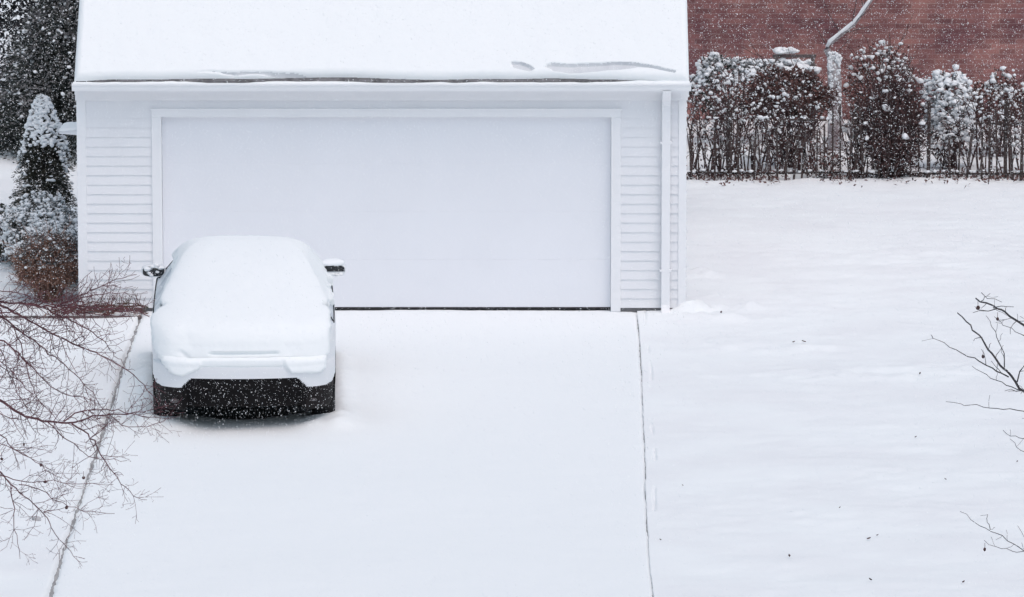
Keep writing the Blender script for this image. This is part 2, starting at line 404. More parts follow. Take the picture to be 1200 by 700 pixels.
# snow in gutter
xs = np.linspace(g0 + .01, g1 - .01, 500)
prof = np.linspace(0, 1, 9)
hh = .015 + .014 * fbm(xs * 1.6, 0 * xs, 0, 41, 4) + .02 * sstep(1.0, 1.6, xs)
Pn = np.stack([np.stack([xs, YG - .006 + p * (.075) + 0 * xs, z_gt - .008 + np.maximum(hh, -.004) * math.sin(min(1, p * 1.6 + .05) * PI * .55) - .03 * (p > .95)], 1) for p in prof], 0)
mb = MB(); mb.grid(Pn[:, ::-1]); mb.build('gutter_snow', M['snow'], gut, smooth=True)
# snow blanket on the roof
ss = np.concatenate([[-.02, -.018], np.arange(.0, .36, .006), np.arange(.36, .75, .012), np.arange(.76, LEN, .06), [LEN]])
xs = np.linspace(RX0, RX1, 420)
XX, SS = np.meshgrid(xs, ss)
off = .030 + .016 * fbm(XX * 1.1, 0 * XX, 0, 51, 3) + .02 * fbm(XX * .45, 0 * XX, 0, 52, 2) - .03 * sstep(1.35, 1.7, XX) - .03 * (1 - sstep(RX0, RX0 + .5, XX))
d = SS - np.maximum(off, -.012)
th = .085 * np.clip(1 - (1 - np.clip(d / .07, 0, 1)) ** 2, 0, 1) ** .5
th = th + .010 * fbm(XX * .8, SS * .8, 0, 53, 3) * sstep(.05, .3, d) + .003 * fbm(XX * 6, SS * 6, 0, 54, 2) * sstep(0, .1, d)
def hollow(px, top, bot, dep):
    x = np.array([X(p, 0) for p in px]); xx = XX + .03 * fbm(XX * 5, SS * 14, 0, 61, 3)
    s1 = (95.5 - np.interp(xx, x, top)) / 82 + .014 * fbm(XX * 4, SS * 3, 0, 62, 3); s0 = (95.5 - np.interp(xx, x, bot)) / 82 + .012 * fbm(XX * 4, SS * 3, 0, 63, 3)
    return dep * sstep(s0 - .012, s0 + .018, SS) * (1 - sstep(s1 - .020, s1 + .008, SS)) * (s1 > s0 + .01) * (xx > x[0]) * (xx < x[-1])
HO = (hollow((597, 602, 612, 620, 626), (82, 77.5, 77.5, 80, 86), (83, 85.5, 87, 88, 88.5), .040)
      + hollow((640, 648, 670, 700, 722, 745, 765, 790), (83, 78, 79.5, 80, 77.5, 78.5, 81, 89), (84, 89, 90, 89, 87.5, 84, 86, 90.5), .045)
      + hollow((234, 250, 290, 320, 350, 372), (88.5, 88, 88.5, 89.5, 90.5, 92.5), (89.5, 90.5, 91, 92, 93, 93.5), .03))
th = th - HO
edge = np.minimum(XX - RX0, RX1 - XX)
th = th * np.clip(edge / .06, 0, 1) ** .4
th = np.where(d < 0, -.014, np.maximum(th, .004))
P = E + SS[..., None] * sl + th[..., None] * n_up; P[..., 0] = XX
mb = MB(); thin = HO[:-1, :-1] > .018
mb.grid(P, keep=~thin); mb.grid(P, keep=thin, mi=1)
b0 = np.array([0, DEP / 2, zr + .09])
bs = np.linspace(0, LEN, 12)
Pb = np.stack([np.stack([np.array([x, DEP / 2 + s_ * math.cos(PITCH), zr + .10 - s_ * math.sin(PITCH)]) for x in (RX0, RX1)]) for s_ in bs]); mb.grid(Pb)
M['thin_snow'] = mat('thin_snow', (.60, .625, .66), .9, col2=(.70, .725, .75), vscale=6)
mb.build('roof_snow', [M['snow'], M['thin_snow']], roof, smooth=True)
# downspout
dx0, dx1 = X(775), X(785)
mb = MB()
def rect_tube(mb, pts, hw, hd):
    P = []
    pts = np.array(pts, float)
    for p in pts:
        P.append([(p[0] - hw, p[1] - hd, p[2]), (p[0] + hw, p[1] - hd, p[2]), (p[0] + hw, p[1] + hd, p[2]), (p[0] - hw, p[1] + hd, p[2])])
    mb.grid(np.array(P), closed=True)
xm = (dx0 + dx1) / 2; hw = (dx1 - dx0) / 2
rect_tube(mb, [(xm, -.295, z_gb + .005), (xm, -.295, z_gb - .01), (xm, -.26, z_gb - .05), (xm, -.11, z_gb - .14), (xm, -.075, z_gb - .19), (xm, -.075, .09), (xm, -.095, .05), (xm, -.16, .0), (xm, -.16, -.04)], hw, .032)
ds = mb.build('downspout', M['trim'], garage, bevel=.006)
mb = MB()
for z in (1.85, .45): MB().box(dx0 - .02, dx1 + .02, -.111, -.030, z, z + .022).build('strap', M['trim'], ds)
# side-door canopy on the left wall with its snow
cY0, cY1 = 1.0, 1.55
cz = Z(157, 1.0); cxl = X(71, 1.2, 150)
cp = empty('canopy', (GL, 1.5, cz), '', ''); del cp['label'], cp['category']; cp.parent = garage; cp.location = Vector((GL, 1.5, cz)) - garage.location
mb = MB(); mb.add([(cxl, cY0, cz + .02), (GL, cY0, cz + .05), (GL, cY1, cz + .05), (cxl, cY1, cz + .02), (cxl, cY0, cz), (GL, cY0, cz - .02), (GL, cY1, cz - .02), (cxl, cY1, cz)],
                  [(0, 1, 2, 3), (7, 6, 5, 4), (0, 4, 5, 1), (1, 5, 6, 2), (2, 6, 7, 3), (3, 7, 4, 0)]); mb.build('canopy_board', M['trim'], cp)
gx, gy = np.meshgrid(np.linspace(0, 1, 14), np.linspace(0, 1, 26))
hz = .03 * (np.clip(np.minimum(np.minimum(gx, 1 - gx * .0) / .2, np.minimum(gy, 1 - gy) / .08), 0, 1) ** .5) + .006 * fbm(gx * 5, gy * 9, 0, 3, 2)
mb = MB(); mb.grid(np.stack([cxl - .012 + gx * (GL - cxl + .012), cY0 - .01 + gy * (cY1 - cY0 + .02), cz + .021 + gx * .03 + np.maximum(hz, 0)], 2)); mb.build('canopy_snow', M['snow'], cp, smooth=True)

# ------------------------------------------------------------------ car (rear end towards the camera)
car = empty('parked_car', (CARX, CARY, -.055), 'white hatchback car blanketed in snow, rear end towards the driveway', 'car', rz=CARR)
ROWS = np.array([  # z, half width, rear y, front y, corner radius, rear bow
    (.21, .80, 2.10, 2.05, .20, .16), (.235, .855, 2.24, 2.22, .24, .17), (.30, .885, 2.30, 2.30, .26, .17), (.42, .90, 2.34, 2.33, .28, .16),
    (.56, .905, 2.35, 2.33, .28, .16), (.68, .905, 2.345, 2.31, .28, .16), (.715, .905, 2.32, 2.28, .28, .155), (.73, .905, 2.275, 2.25, .28, .14),
    (.80, .91, 2.255, 2.16, .28, .13), (.90, .912, 2.235, 1.95, .28, .12), (1.00, .90, 2.16, 1.60, .28, .12), (1.06, .875, 2.06, 1.25, .28, .12),
    (1.12, .825, 1.92, 1.05, .28, .12), (1.22, .76, 1.64, .92, .28, .11), (1.34, .68, 1.28, .72, .28, .10), (1.44, .605, .96, .50, .26, .09),
    (1.505, .535, .66, .30, .24, .07), (1.538, .465, .45, .14, .20, .05), (1.556, .40, .32, .06, .18, .03), (1.566, .28, .18, -.02, .08, .01), (1.570, .12, .10, -.06, .018, .0)])
NS = 10
def rows_dense(R, ns):
    n = len(R); out = []
    for i in range(n - 1):
        p0, p1, p2, p3 = R[max(i - 1, 0)], R[i], R[i + 1], R[min(i + 2, n - 1)]
        for k in range(ns):
            t = k / ns
            out.append(.5 * ((2 * p1) + (-p0 + p2) * t + (2 * p0 - 5 * p1 + 4 * p2 - p3) * t * t + (-p0 + 3 * p1 - 3 * p2 + p3) * t ** 3))
    out.append(R[-1]); return np.array(out)
RD = rows_dense(ROWS, NS)
def plan(w, yr, yf, r, bow, NR=110, NC=12, NSD=150, NF=40):
    """rounded rectangle, starting rear left, anticlockwise seen from above"""
    r = min(r, w * .98, max((yr + yf) / 2 * .98, .001))
    pts = []
    a = np.linspace(0, 1, NR, endpoint=False); pts.append(np.stack([-(w - r) + 2 * (w - r) * a, 0 * a - yr], 1))
    t = np.linspace(0, PI / 2, NC, endpoint=False); pts.append(np.stack([(w - r) + r * np.sin(t), -yr + r - r * np.cos(t)], 1))
    a = np.linspace(0, 1, NSD, endpoint=False); pts.append(np.stack([0 * a + w, (-yr + r) + a * (yf + yr - 2 * r)], 1))
    pts.append(np.stack([(w - r) + r * np.cos(t), yf - r + r * np.sin(t)], 1))
    a = np.linspace(0, 1, NF, endpoint=False); pts.append(np.stack([(w - r) - 2 * (w - r) * a, 0 * a + yf], 1))
    pts.append(np.stack([-(w - r) - r * np.sin(t), yf - r + r * np.cos(t)], 1))
    a = np.linspace(0, 1, NSD, endpoint=False); pts.append(np.stack([0 * a - w, (yf - r) - a * (yf + yr - 2 * r)], 1))
    pts.append(np.stack([-(w - r) - r * np.cos(t), -yr + r - r * np.sin(t)], 1))
    p = np.concatenate(pts)
    q = np.clip(np.abs(p[:, 0]) / w, 0, 1) ** 2
    p[:, 1] += np.where(p[:, 1] < -.3, bow * q, np.where(p[:, 1] > .3, -bow * q, 0)) * np.clip(np.abs(p[:, 1]) / max(yr, .4), 0, 1) ** 2
    p[:, 0] *= 1 - .035 * np.clip(np.abs(p[:, 1]) / 2.35, 0, 1) ** 3
    return p
SURF = np.stack([np.concatenate([plan(r[1], r[2], r[3], r[4], max(r[5], 0)), np.full((110 + 48 + 300 + 40, 1), r[0])], 1) for r in RD])
def normals(P):
    du = np.roll(P, -1, 1) - np.roll(P, 1, 1)
    dv = np.gradient(P, axis=0)
    n = np.cross(du, dv); n /= (np.linalg.norm(n, axis=2, keepdims=True) + 1e-9); return n
NRM = normals(SURF)
x_, y_, z_ = SURF[..., 0], SURF[..., 1], SURF[..., 2]
rear = y_ < -1.5
ax = np.abs(x_)
topblack = np.interp(ax, [0, .515, .62, .80, .86, .91], [.585, .585, .485, .485, .51, .62])
blk = (z_ < topblack) & (y_ < -1.75)
blk |= (z_ < .30)
blk |= (z_ < .40) & (y_ > 1.8)
B = SURF - NRM * (blk * (.016 + .045 * (z_ < .47) * (ax < .56) * rear))[..., None]
B[..., 2] = np.where(blk & rear, np.minimum(B[..., 2], topblack), B[..., 2])
WY = (-1.42, 1.40); WR = .345
fc = lambda A: (A[:-1] + np.roll(A[:-1], -1, 1) + A[1:] + np.roll(A[1:], -1, 1)) / 4
fx, fy, fz = fc(B[..., 0]), fc(B[..., 1]), fc(B[..., 2])
arch = np.zeros_like(fx, bool)
for wy in WY: arch |= (np.hypot(fy - wy, fz - WR) < .385) & (np.abs(fx) > .6)
fblk = fc(blk.astype(float)) > .49
glassy = (fz > 1.03) & (fz < 1.47) & (np.abs(fc(NRM[..., 0])) > .55)
nyf = fc(NRM[..., 1])
wind = (fz > 1.12) & (fz < 1.50) & (nyf > .35) & (np.abs(fx) < fc(np.abs(x_)).max(1, keepdims=True) - .03) & (np.abs(fc(NRM[..., 0])) < .4)
rwin = (fz > 1.14) & (fz < 1.50) & (nyf < -.15) & (np.abs(fc(NRM[..., 0])) < .4)
mb = MB(); mb.grid(B, closed=True, keep=~arch & ~fblk & ~glassy & ~wind & ~rwin)
n0 = mb.n; mb.f.append(tuple((len(RD) - 1) * SURF.shape[1] + k for k in range(SURF.shape[1]))); mb.mi.append(0)
mb.build('body', M['paint'], car, smooth=True, local=True)
dif = fblk & (np.abs(fx) < .60) & (fy < -1.5)
mb = MB(); mb.grid(B, closed=True, keep=dif); mb.build('diffuser', M['black'], car, smooth=True, local=True)
mb = MB(); mb.grid(B, closed=True, keep=fblk & ~arch & ~dif)
mb.f.append(tuple(range(SURF.shape[1]))[::-1]); mb.mi.append(0)
M['cladding'] = mat('cladding', (.014, .011, .012), .7, var=.5, vscale=10, bump=.2, spec=.2)
bmp = mb.build('bumper', M['cladding'], car, smooth=True, local=True)
mb = MB(); mb.grid(B, closed=True, keep=glassy & (fx < 0)); mb.build('side_window', M['frost'], car, smooth=True, local=True)
mb = MB(); mb.grid(B, closed=True, keep=glassy & (fx > 0)); mb.build('side_window', M['frost'], car, smooth=True, local=True)
mb = MB(); mb.grid(B, closed=True, keep=wind & ~glassy); mb.build('windshield', M['glass'], car, smooth=True, local=True)
mb = MB(); mb.grid(B, closed=True, keep=rwin & ~glassy & ~wind); mb.build('rear_window', M['glass'], car, smooth=True, local=True)
# window trim lines
def row_at(z, x_sign, y):
    i = int(np.argmin(np.abs(RD[:, 0] - z))); c = SURF[i]; m = np.where(np.sign(c[:, 0]) == x_sign)[0]
    k = m[np.argmin(np.abs(c[m, 1] - y) - np.abs(c[m, 0]) * .3)]; return c[k] + NRM[i, k] * .004
for sg in (-1, 1):
    mb = MB()
    mb.tube([row_at(z, sg, y) for z, y in ((1.03, -1.75), (1.03, -1.0), (1.03, -.3), (1.04, .4), (1.05, .9))], .007, 5)
    mb.tube([row_at(z, sg, y) for z, y in ((1.05, .88), (1.20, .70), (1.33, .52), (1.44, .32))], .006, 5)
    mb.tube([row_at(z, sg, y) for z, y in ((1.45, .25), (1.46, -.2), (1.44, -.6), (1.34, -1.0), (1.2, -1.4), (1.05, -1.75))], .006, 5)
    mb.build('window_trim', M['black'], car, smooth=True, local=True)
# wheels with arch trim
for wy in WY:
    for sg in (-1, 1):
        w = empty('wheel', (0, 0, 0), '', ''); del w['label'], w['category']; w.parent = car; w.location = (sg * .775, wy, WR)
        pr = [(.19, -.10), (.30, -.115), (.335, -.10), (.345, -.06), (.345, .06), (.335, .10), (.30, .115), (.19, .10)]
        a = np.linspace(0, 2 * PI, 49)[:-1]
        P = np.array([[(x, r * math.cos(t), r * math.sin(t)) for (r, x) in pr] for t in a]); P = np.concatenate([P, P[:1]])
        mb = MB(); mb.grid(P); mb.build('tyre', M['rubber'], w, smooth=True, local=True)
        mb = MB()
        for k in range(5):
            t = k * 2 * PI / 5
            d = np.array([0, math.cos(t), math.sin(t)]); q = np.array([0, -math.sin(t), math.cos(t)])
            V = [d * .03 + q * .03, d * .2 + q * .045, d * .2 - q * .045, d * .03 - q * .03]
            V = [v + np.array([sg * .10, 0, 0]) for v in V] + [v + np.array([sg * .06, 0, 0]) for v in V]
            mb.add(V, [(0, 1, 2, 3), (7, 6, 5, 4), (0, 4, 5, 1), (1, 5, 6, 2), (2, 6, 7, 3), (3, 7, 4, 0)])
        mb.tube([(sg * .05, .19 * math.cos(t), .19 * math.sin(t)) for t in a] + [(sg * .05, .19, 0)], .02, 6)
        mb.tube([(sg * .11, 0, 0), (sg * .0, 0, 0)], .05, 12)
        mb.build('rim', M['metal'], w, local=True)
        mb = MB()
        t = np.linspace(math.radians(-18), math.radians(198), 40)
        k1 = []
        for tt in t:
            yy, zz = wy + .392 * math.cos(tt), WR + .392 * math.sin(tt)
            wid = np.interp(zz, ROWS[:, 0], ROWS[:, 1]) * (1 - .035 * (abs(yy) / 2.35) ** 3)
            k1.append((sg * (wid - .014), yy, max(zz, .215)))
        mb.tube(k1, .018, 6); mb.build('wheel_arch', M['black'], car, smooth=True, local=True)
# dark inner well so one cannot see through the arches
mb = MB(); mb.box(-.66, .66, -2.0, 2.0, .25, .72); mb.build('underbody', M['black'], car, local=True)
# tail lamps, reflectors, number plate recess
def rear_pt(x, z, out=.0):
    i = int(np.argmin(np.abs(RD[:, 0] - z))); c = SURF[i]; m = np.where(c[:, 1] < -1.2)[0]
    k = m[np.argmin(np.abs(c[m, 0] - x))]; return c[k] + NRM[i, k] * out
for sg in (-1, 1):
    P = np.array([[rear_pt(sg * xx, zz, .012) for xx in np.linspace(.50, .76, 14)] for zz in np.linspace(.80, .90, 6)])
    mb = MB(); mb.grid(P if sg > 0 else P[:, ::-1]); mb.build('taillight', M['lamp_red'], car, smooth=True, local=True)
    p = rear_pt(sg * .66, .36, .0)
    mb = MB(); lumps(mb, [p], .035, .6, jit=.1); mb.build('reflector', M['grey'], car, smooth=True, local=True)
mb = MB(); mb.box(-.27, .27, -2.205, -2.18, .72, .84); mb.build('number_plate', M['grey'], car, local=True)
# mirrors
for sg in (-1, 1):
    mr = empty('side_mirror', (0, 0, 0), '', ''); del mr['label'], mr['category']; mr.parent = car; mr.location = (sg * .915, .72, 1.165)
    V = ICO2_V.copy(); V3, F3 = _sub(V, ICO2_F)
    k = np.sign(V3) * np.abs(V3) ** .7 * np.array([.125, .07, .066]); k[:, 1] = np.maximum(k[:, 1], -.045)
    mb = MB(); mb.add(k, F3); mb.build('mirror_housing', M['paint'], mr, smooth=True, local=True)
    mb = MB()
    t = np.linspace(0, 2 * PI, 33)[:-1]
    gx = np.sign(np.cos(t)) * np.abs(np.cos(t)) ** .6 * .110; gz = np.sign(np.sin(t)) * np.abs(np.sin(t)) ** .6 * .05
    if sg > 0: gz = np.clip(gz, -.014, .05)
    mb.add([(a, -.049, b - .004) for a, b in zip(gx, gz)] + [(a, -.043, b - .004) for a, b in zip(gx, gz)], [tuple(range(32))] + [(i, 32 + i, 32 + (i + 1) % 32, (i + 1) % 32) for i in range(32)])
    mb.build('mirror_glass', M['glass'], mr, local=True)
    mb = MB(); mb.tube([(-sg * .19, .05, -.085), (-sg * .12, .02, -.07), (-sg * .06, .0, -.05)], [.035, .028, .03], 8); mb.build('mirror_arm', M['black'], mr, smooth=True, local=True)
    mb = MB()
    if sg > 0:
        k = V3 * np.array([.125, .085, .05]); k[:, 2] = np.maximum(k[:, 2], -.015); k += RNG.normal(size=k.shape) * .002
        mb.add(k + np.array([-.01, 0, .06]), F3)
        lumps(mb, np.array([(-.02, -.05, -.05), (.03, -.05, -.052), (.07, -.05, -.045)]), .03, .6)
    else:
        lumps(mb, np.array([(.03, -.045, .055), (-.06, -.05, .02), (-.02, -.055, -.045), (-.045, -.06, -.02), (.075, -.04, .03), (.04, -.05, -.01), (-.01, -.055, .045)]), np.array([.035, .03, .026, .022, .03, .018, .02]), .8)
    mb.build('mirror_snow', M['plant_snow'], mr, smooth=True, local=True)
# snow cover: the body surface grown outwards
xpx = [-1.2, -.95, -.885, -.80, -.70, -.60, -.50, -.44, -.40, .38, .42, .45, .74, .79, .815, .83, .95]
zed = [1.0, .90, .84, .72, .61, .585, .63, .66, .69, .69, .66, .62, .61, .66, .82, 1.02, 1.06]
zedge_r = np.interp(x_, xpx, zed) + .010 * fbm(x_ * 9, z_ * 9, 0, 71, 2) * sstep(.40, .55, ax)
zside = np.where(x_ < 0, 1.34 - .26 * sstep(-.2, -1.9, y_), 1.10) + .07 * fbm(y_ * 2.5, z_ * 2, 0, 72, 3) + .07 * fbm(y_ * 7, z_ * 3, 0, 75, 3)
wrear = sstep(-2.0, -1.6, -(-y_) * 1.0)            # 0 at rear end, 1 forward
wrear = sstep(-2.05, -1.55, y_)
ze_ = zedge_r * (1 - wrear) + zside * wrear
front = sstep(1.5, 1.9, y_); ze_ = ze_ * (1 - front) + .82 * front
m_ = sstep(-.004, .030, z_ - ze_)
nz = NRM[..., 2]
T = .034 + .030 * sstep(.2, .9, nz) + .009 * fbm(x_ * 2.0, y_ * 1.6, z_ * 1.6, 73, 3) - .018 * np.exp(-((x_ + .56) / .10) ** 2 - ((z_ - .93) / .05) ** 2) * (y_ < -1.5) - .012 * np.exp(-((x_ - .25) / .16) ** 2 - ((z_ - 1.0) / .025) ** 2) * (y_ < -1.5) + .003 * fbm(x_ * 14, y_ * 14, z_ * 14, 74, 2)
sidew = sstep(.75, .95, np.abs(NRM[..., 0]))
T = T * (1 - .65 * sidew)
groove = np.exp(-((z_ - (.815 + .006 * x_)) / .017) ** 4) * (1 - sstep(.28, .36, np.abs(x_ + .0))) * (y_ < -1.6)
spot = np.exp(-((z_ - .82 - (x_ + .60) * -.6) / .03) ** 2) * np.exp(-((x_ + .58) / .06) ** 2) * (y_ < -1.5)
T = T * (1 - .85 * groove) * (1 - .6 * spot)
ts = -.03 + (T + .03) * m_
SM = SURF.copy(); pad = np.concatenate([SURF[:1]] * 14 + [SURF] + [SURF[-1:]] * 14)
kern = np.exp(-(np.arange(-14, 15) / 6.5) ** 2); kern /= kern.sum()
BL = sum(k * pad[i:i + len(SURF)] for i, k in enumerate(kern))
wz = (sstep(.64, .80, z_) * (1 - sstep(1.535, 1.56, z_)))[..., None]
SN = SURF * (1 - wz) + BL * wz + NRM * ts[..., None]
keep = fc((m_ > .0).astype(float)) > 0
mb = MB(); mb.grid(SN, closed=True, keep=keep)
mb.f.append(tuple((len(RD) - 1) * SURF.shape[1] + k for k in range(SURF.shape[1]))); mb.mi.append(0)
mb.build('snow_cover', M['snow'], car, smooth=True, local=True)

# ------------------------------------------------------------------ plants
def sprays(mbf, mbs, base, height, radius_fn, n, ln, per, leaf=(.06, .012), droop=.35, snow=.5, snow_r=.05, up0=.1, zmin=0.0, snow_min_z=0.0, frost=None):
    """evergreen crown from many drooping sprays; snow lies on their upper outer ends"""
    for i in range(n):
        h = zmin + (1 - zmin) * (1 - RNG.random() ** .75) if False else RNG.uniform(zmin, 1.0)
        az = RNG.uniform(0, 2 * PI); R = radius_fn(h, az) * RNG.uniform(.72, 1.08)
        z0 = h * height
        r0 = R * RNG.uniform(.25, .55)
        t = np.linspace(0, 1, per)
        dirv = np.array([math.cos(az), math.sin(az), 0])
        rr = r0 + (R - r0) * t
        zz = z0 + up0 * R * t - droop * R * t * t * 0.7
        sd = np.array([-dirv[1], dirv[0], 0])
        c = np.asarray(base) + rr[:, None] * dirv + np.stack([0 * t, 0 * t, zz], 1)
        c = c + sd * (RNG.normal(size=(per, 1)) * ln * (1.1 - .6 * t[:, None])) + np.array([0, 0, 1]) * RNG.normal(size=(per, 1)) * ln * .35
        fr = frost is not None and RNG.random() < snow * sstep(snow_min_z - .1, snow_min_z + .12, h)
        k0 = int(per * .45) if fr else per
        quads(mbf, c[:k0], leaf[0], leaf[1], dirs=np.repeat((dirv + np.array([0, 0, -.2]))[None], k0, 0))
        if fr: quads(frost, c[k0:] + (0, 0, .012), leaf[0] * .8, leaf[1] * 1.3, dirs=np.repeat((dirv + np.array([0, 0, -.2]))[None], per - k0, 0))
        if RNG.random() < snow * (snow_min_z <= h) * (1 if h > snow_min_z + .15 else .6):
            k = RNG.integers(1, 5)
            for _ in range(k):
                tt = RNG.uniform(.55, 1.0)
                p = np.asarray(base) + dirv * (r0 + (R - r0) * tt) + RNG.normal(size=3) * ln * .3 + np.array([0, 0, z0 + up0 * R * tt - droop * R * tt * tt * .7 + leaf[0] * .3]) + sd * RNG.normal() * ln * .7
                lumps(mbs, [p], snow_r * (.3 + .8 * RNG.random() ** 2), .85, jit=.5, fine=False)

def evergreen(name, label, cat, base, height, radius_fn, n, ln, per, mats=('needle', 'plant_snow'), group=None, trunk_r=.12, **kw):
    t = empty(name, base, label, cat, group)
    f, s_ = MB(), MB()
    fr = MB(); sprays(f, s_, base, height, radius_fn, n, ln, per, frost=fr, **kw)
    mb = MB(); mb.tube([np.array(base) + (0, 0, -.1), np.array(base) + (0, 0, height * .5), np.array(base) + (0, 0, height * .92)], [trunk_r, trunk_r * .6, trunk_r * .15], 8)
    mb.build('trunk', M['bark'], t, smooth=True)
    cr = f.build('crown', M[mats[0]], t)
    if fr.n: kind(fr.build('frosted_foliage', M['frost_leaf'], cr), 'stuff')
    if s_.n: kind(s_.build('snow_clump', M[mats[1]], cr, smooth=True), 'stuff')
    return t

# big dark evergreen behind the left corner, and the darker one behind it
def rf1(h, az): return (1.85 * (1 - h) ** .72 + .05) * (1 + .12 * math.sin(az * 3 + h * 5) + .08 * math.sin(az * 7))
Y1 = 12.8
evergreen('evergreen_tree', 'large dark evergreen flecked with snow clumps behind the garage corner', 'tree', (X(112, Y1), Y1, 0), 2.75, rf1, 1900, .13, 44, leaf=(.075, .024), snow=.55, snow_r=.032, droop=.5, snow_min_z=.26)
def rf2(h, az): return (2.8 * (1 - h) ** .6 + .2) * (1 + .15 * math.sin(az * 4 + h * 6))
evergreen('evergreen_tree', 'nearly black snowless evergreen rising behind the snow flecked one', 'tree', (X(-25, 17), 17.5, 0), 6.5, rf2, 1100, .24, 40, mats=('needle2', 'plant_snow'), leaf=(.13, .045), snow=.10, snow_r=.04, droop=.5)
# small conical spruce
def rf3(h, az): return (.46 * (1 - h) ** .72 + .03) * (1 + .14 * math.sin(az * 5 + h * 11))
sp = evergreen('dwarf_spruce', 'small conical spruce with a thick snow cap beside the garage', 'conifer', (X(51, 5.0, 200), 5.0, .0), Z(113, 5.0), rf3, 1000, .038, 40, mats=('needle3', 'plant_snow'), leaf=(.045, .010), snow=.0, snow_r=.03, trunk_r=.03)
mb = MB(); b0 = np.array([X(51, 5.0, 200), 5.0, 0]); hS = Z(113, 5.0)
for i in range(2200):
    h = RNG.uniform(.30, 1.0); az = RNG.uniform(0, 2 * PI); R = rf3(h, az)
    dens = sstep(.50, .68, h + .12 * fbm(az * 2.2, h * 7, 0, 81, 2))
    if RNG.random() > dens * .95 + .04: continue
    lumps(mb, [b0 + np.array([R * math.cos(az) * .97, R * math.sin(az) * .97, h * hS + .01])], RNG.uniform(.010, .032) , .8, jit=.5, fine=False)
kind(mb.build('snow_clump', M['plant_snow'], sp, smooth=True), 'stuff')

def mound(name, label, cat, c, rx, ry, rz, nleaf, leaf, mats, snow_n, snow_r, seed, snow_bias=.2, group=None, twigs=0, twig_mat='twig', droop=.2, twig_r=.004, zfrac=.35):
    """a rounded shrub: leaf faces through the volume, stems inside, snow lumps on the upper side"""
    t = empty(name, (c[0], c[1], 0), label, cat, group); c = np.array(c, float)
    def sph(n, lo=.55):
        d = RNG.normal(size=(n, 3)); d /= np.linalg.norm(d, axis=1, keepdims=True); d[:, 2] = np.where(d[:, 2] < -zfrac, -d[:, 2] * .5, d[:, 2])
        bumpy = 1 + .34 * fbm(d[:, 0] * 2.5, d[:, 1] * 2.5, d[:, 2] * 2.5, seed, 3)
        return d, d * (RNG.uniform(lo, 1.0, (n, 1)) ** .7 * bumpy[:, None]) * np.array([rx, ry, rz])
    if nleaf:
        if snow_n > 100:
            g = MB(); d, p = sph(nleaf // 2, .8); p = p[d[:, 2] > snow_bias - .15]; quads(g, p + c + (0, 0, .015), leaf[0] * .8, leaf[1] * 1.4); kind(g.build('frosted_foliage', M['frost_leaf'], t), 'stuff')
        f = MB(); d, p = sph(nleaf); quads(f, p + c, leaf[0], leaf[1], dirs=d * .6, droop=droop); cr = f.build('foliage', M[mats[0]], t)
    st = MB()
    for i in range(max(twigs, 10)):
        d, p = sph(1, .9); p = p[0] * RNG.uniform(.85, 1.22); a = np.array([c[0] + RNG.normal() * rx * .15, c[1] + RNG.normal() * ry * .15, -.06])
        e = c + p; q = np.linspace(0, 1, 6)[:, None]
        cv = a + (e - a) * q + np.array([0, 0, 1]) * (np.sin(q * PI) * .15 * rz) + RNG.normal(size=(6, 3)) * .02 * rx
        st.tube(cv, np.linspace(twig_r * 1.5, twig_r * .6, 6), 4)
        if twigs:
            for _ in range(3):
                k = RNG.integers(2, 6); b = cv[k]; dd = p / np.linalg.norm(p) + RNG.normal(size=3) * .6; L = RNG.uniform(.15, .4) * rx
                st.tube([b, b + dd * L * .5 + RNG.normal(size=3) * .02, b + dd * L], [twig_r * .8, twig_r * .7, twig_r * .5], 3)
    st.build('stem', M[twig_mat], t)
    if snow_n:
        s_ = MB(); snow_n = int(snow_n * 3.6); d, p = sph(snow_n * 3, .80); k = np.where(d[:, 2] + RNG.normal(size=len(d)) * .25 > snow_bias)[0][:snow_n]
        lumps(s_, p[k] + c, snow_r * (.2 + .75 * RNG.random(len(k)) ** 2.5), .85, jit=.5, fine=False); kind(s_.build('snow_clump', M['plant_snow'], t, smooth=True), 'stuff')
    return t
mound('evergreen_shrub', 'low spreading shrub nearly buried in snow below the small spruce', 'shrub', (X(52, 3.0), 3.0, .36), .43, .55, .44, 9000, (.035, .012), ('needle3',), 900, .035, 3, snow_bias=-.15, zfrac=.8)
mound('evergreen_shrub', 'snow caked shrub directly behind the round brown bush', 'shrub', (X(58, 1.7), 1.7, .34), .36, .40, .36, 5000, (.032, .012), ('leaf_green',), 650, .034, 5, snow_bias=-.1, zfrac=.8)
mound('round_bush', 'round dry russet bush at the front corner of the garage', 'bush', (X(55, .75), .75, .33), .37, .36, .36, 8000, (.050, .012), ('leaf_brown',), 110, .022, 9, snow_bias=.45, twigs=200, twig_mat='leaf_brown', twig_r=.004)
# rhododendron-like shrub at the left edge
rb = mound('leafy_shrub', 'small shrub with curled dark leaves under snow at the left edge', 'shrub', (X(4, 3.4), 3.4, .30), .22, .25, .32, 220, (.13, .05), ('leaf_green',), 50, .045, 15, snow_bias=.1, droop=.8, zfrac=.8)

# snowy garden bed strip and red canes in front of the left wall
by = at_z(60, 371)[1]
mb = MB(); mb.box(-8.2, X(166, by, 371), by - .02, by + .02, -.09, .006); 
tag(mb.build('bed_edging', M['wood_grey'], bevel=.004), 'thin timber edging along the bed below the left wall', 'edging')
f = MB(); n = 1100
px_ = np.stack([RNG.uniform(-7.0, X(168, by, 371), n), RNG.uniform(by + .03, -.06, n), RNG.uniform(.005, .045, n)], 1)
k = fbm(px_[:, 0] * 2.2, px_[:, 1] * 6, 0, 91, 3) > .35
quads(f, px_[k], .04, .016)
kind(f.build('leaf_litter', M['leaf_brown']), 'stuff')
tag(bpy.data.objects['leaf_litter'], 'brown leaf litter poking through snow in the garden bed', 'leaf litter')

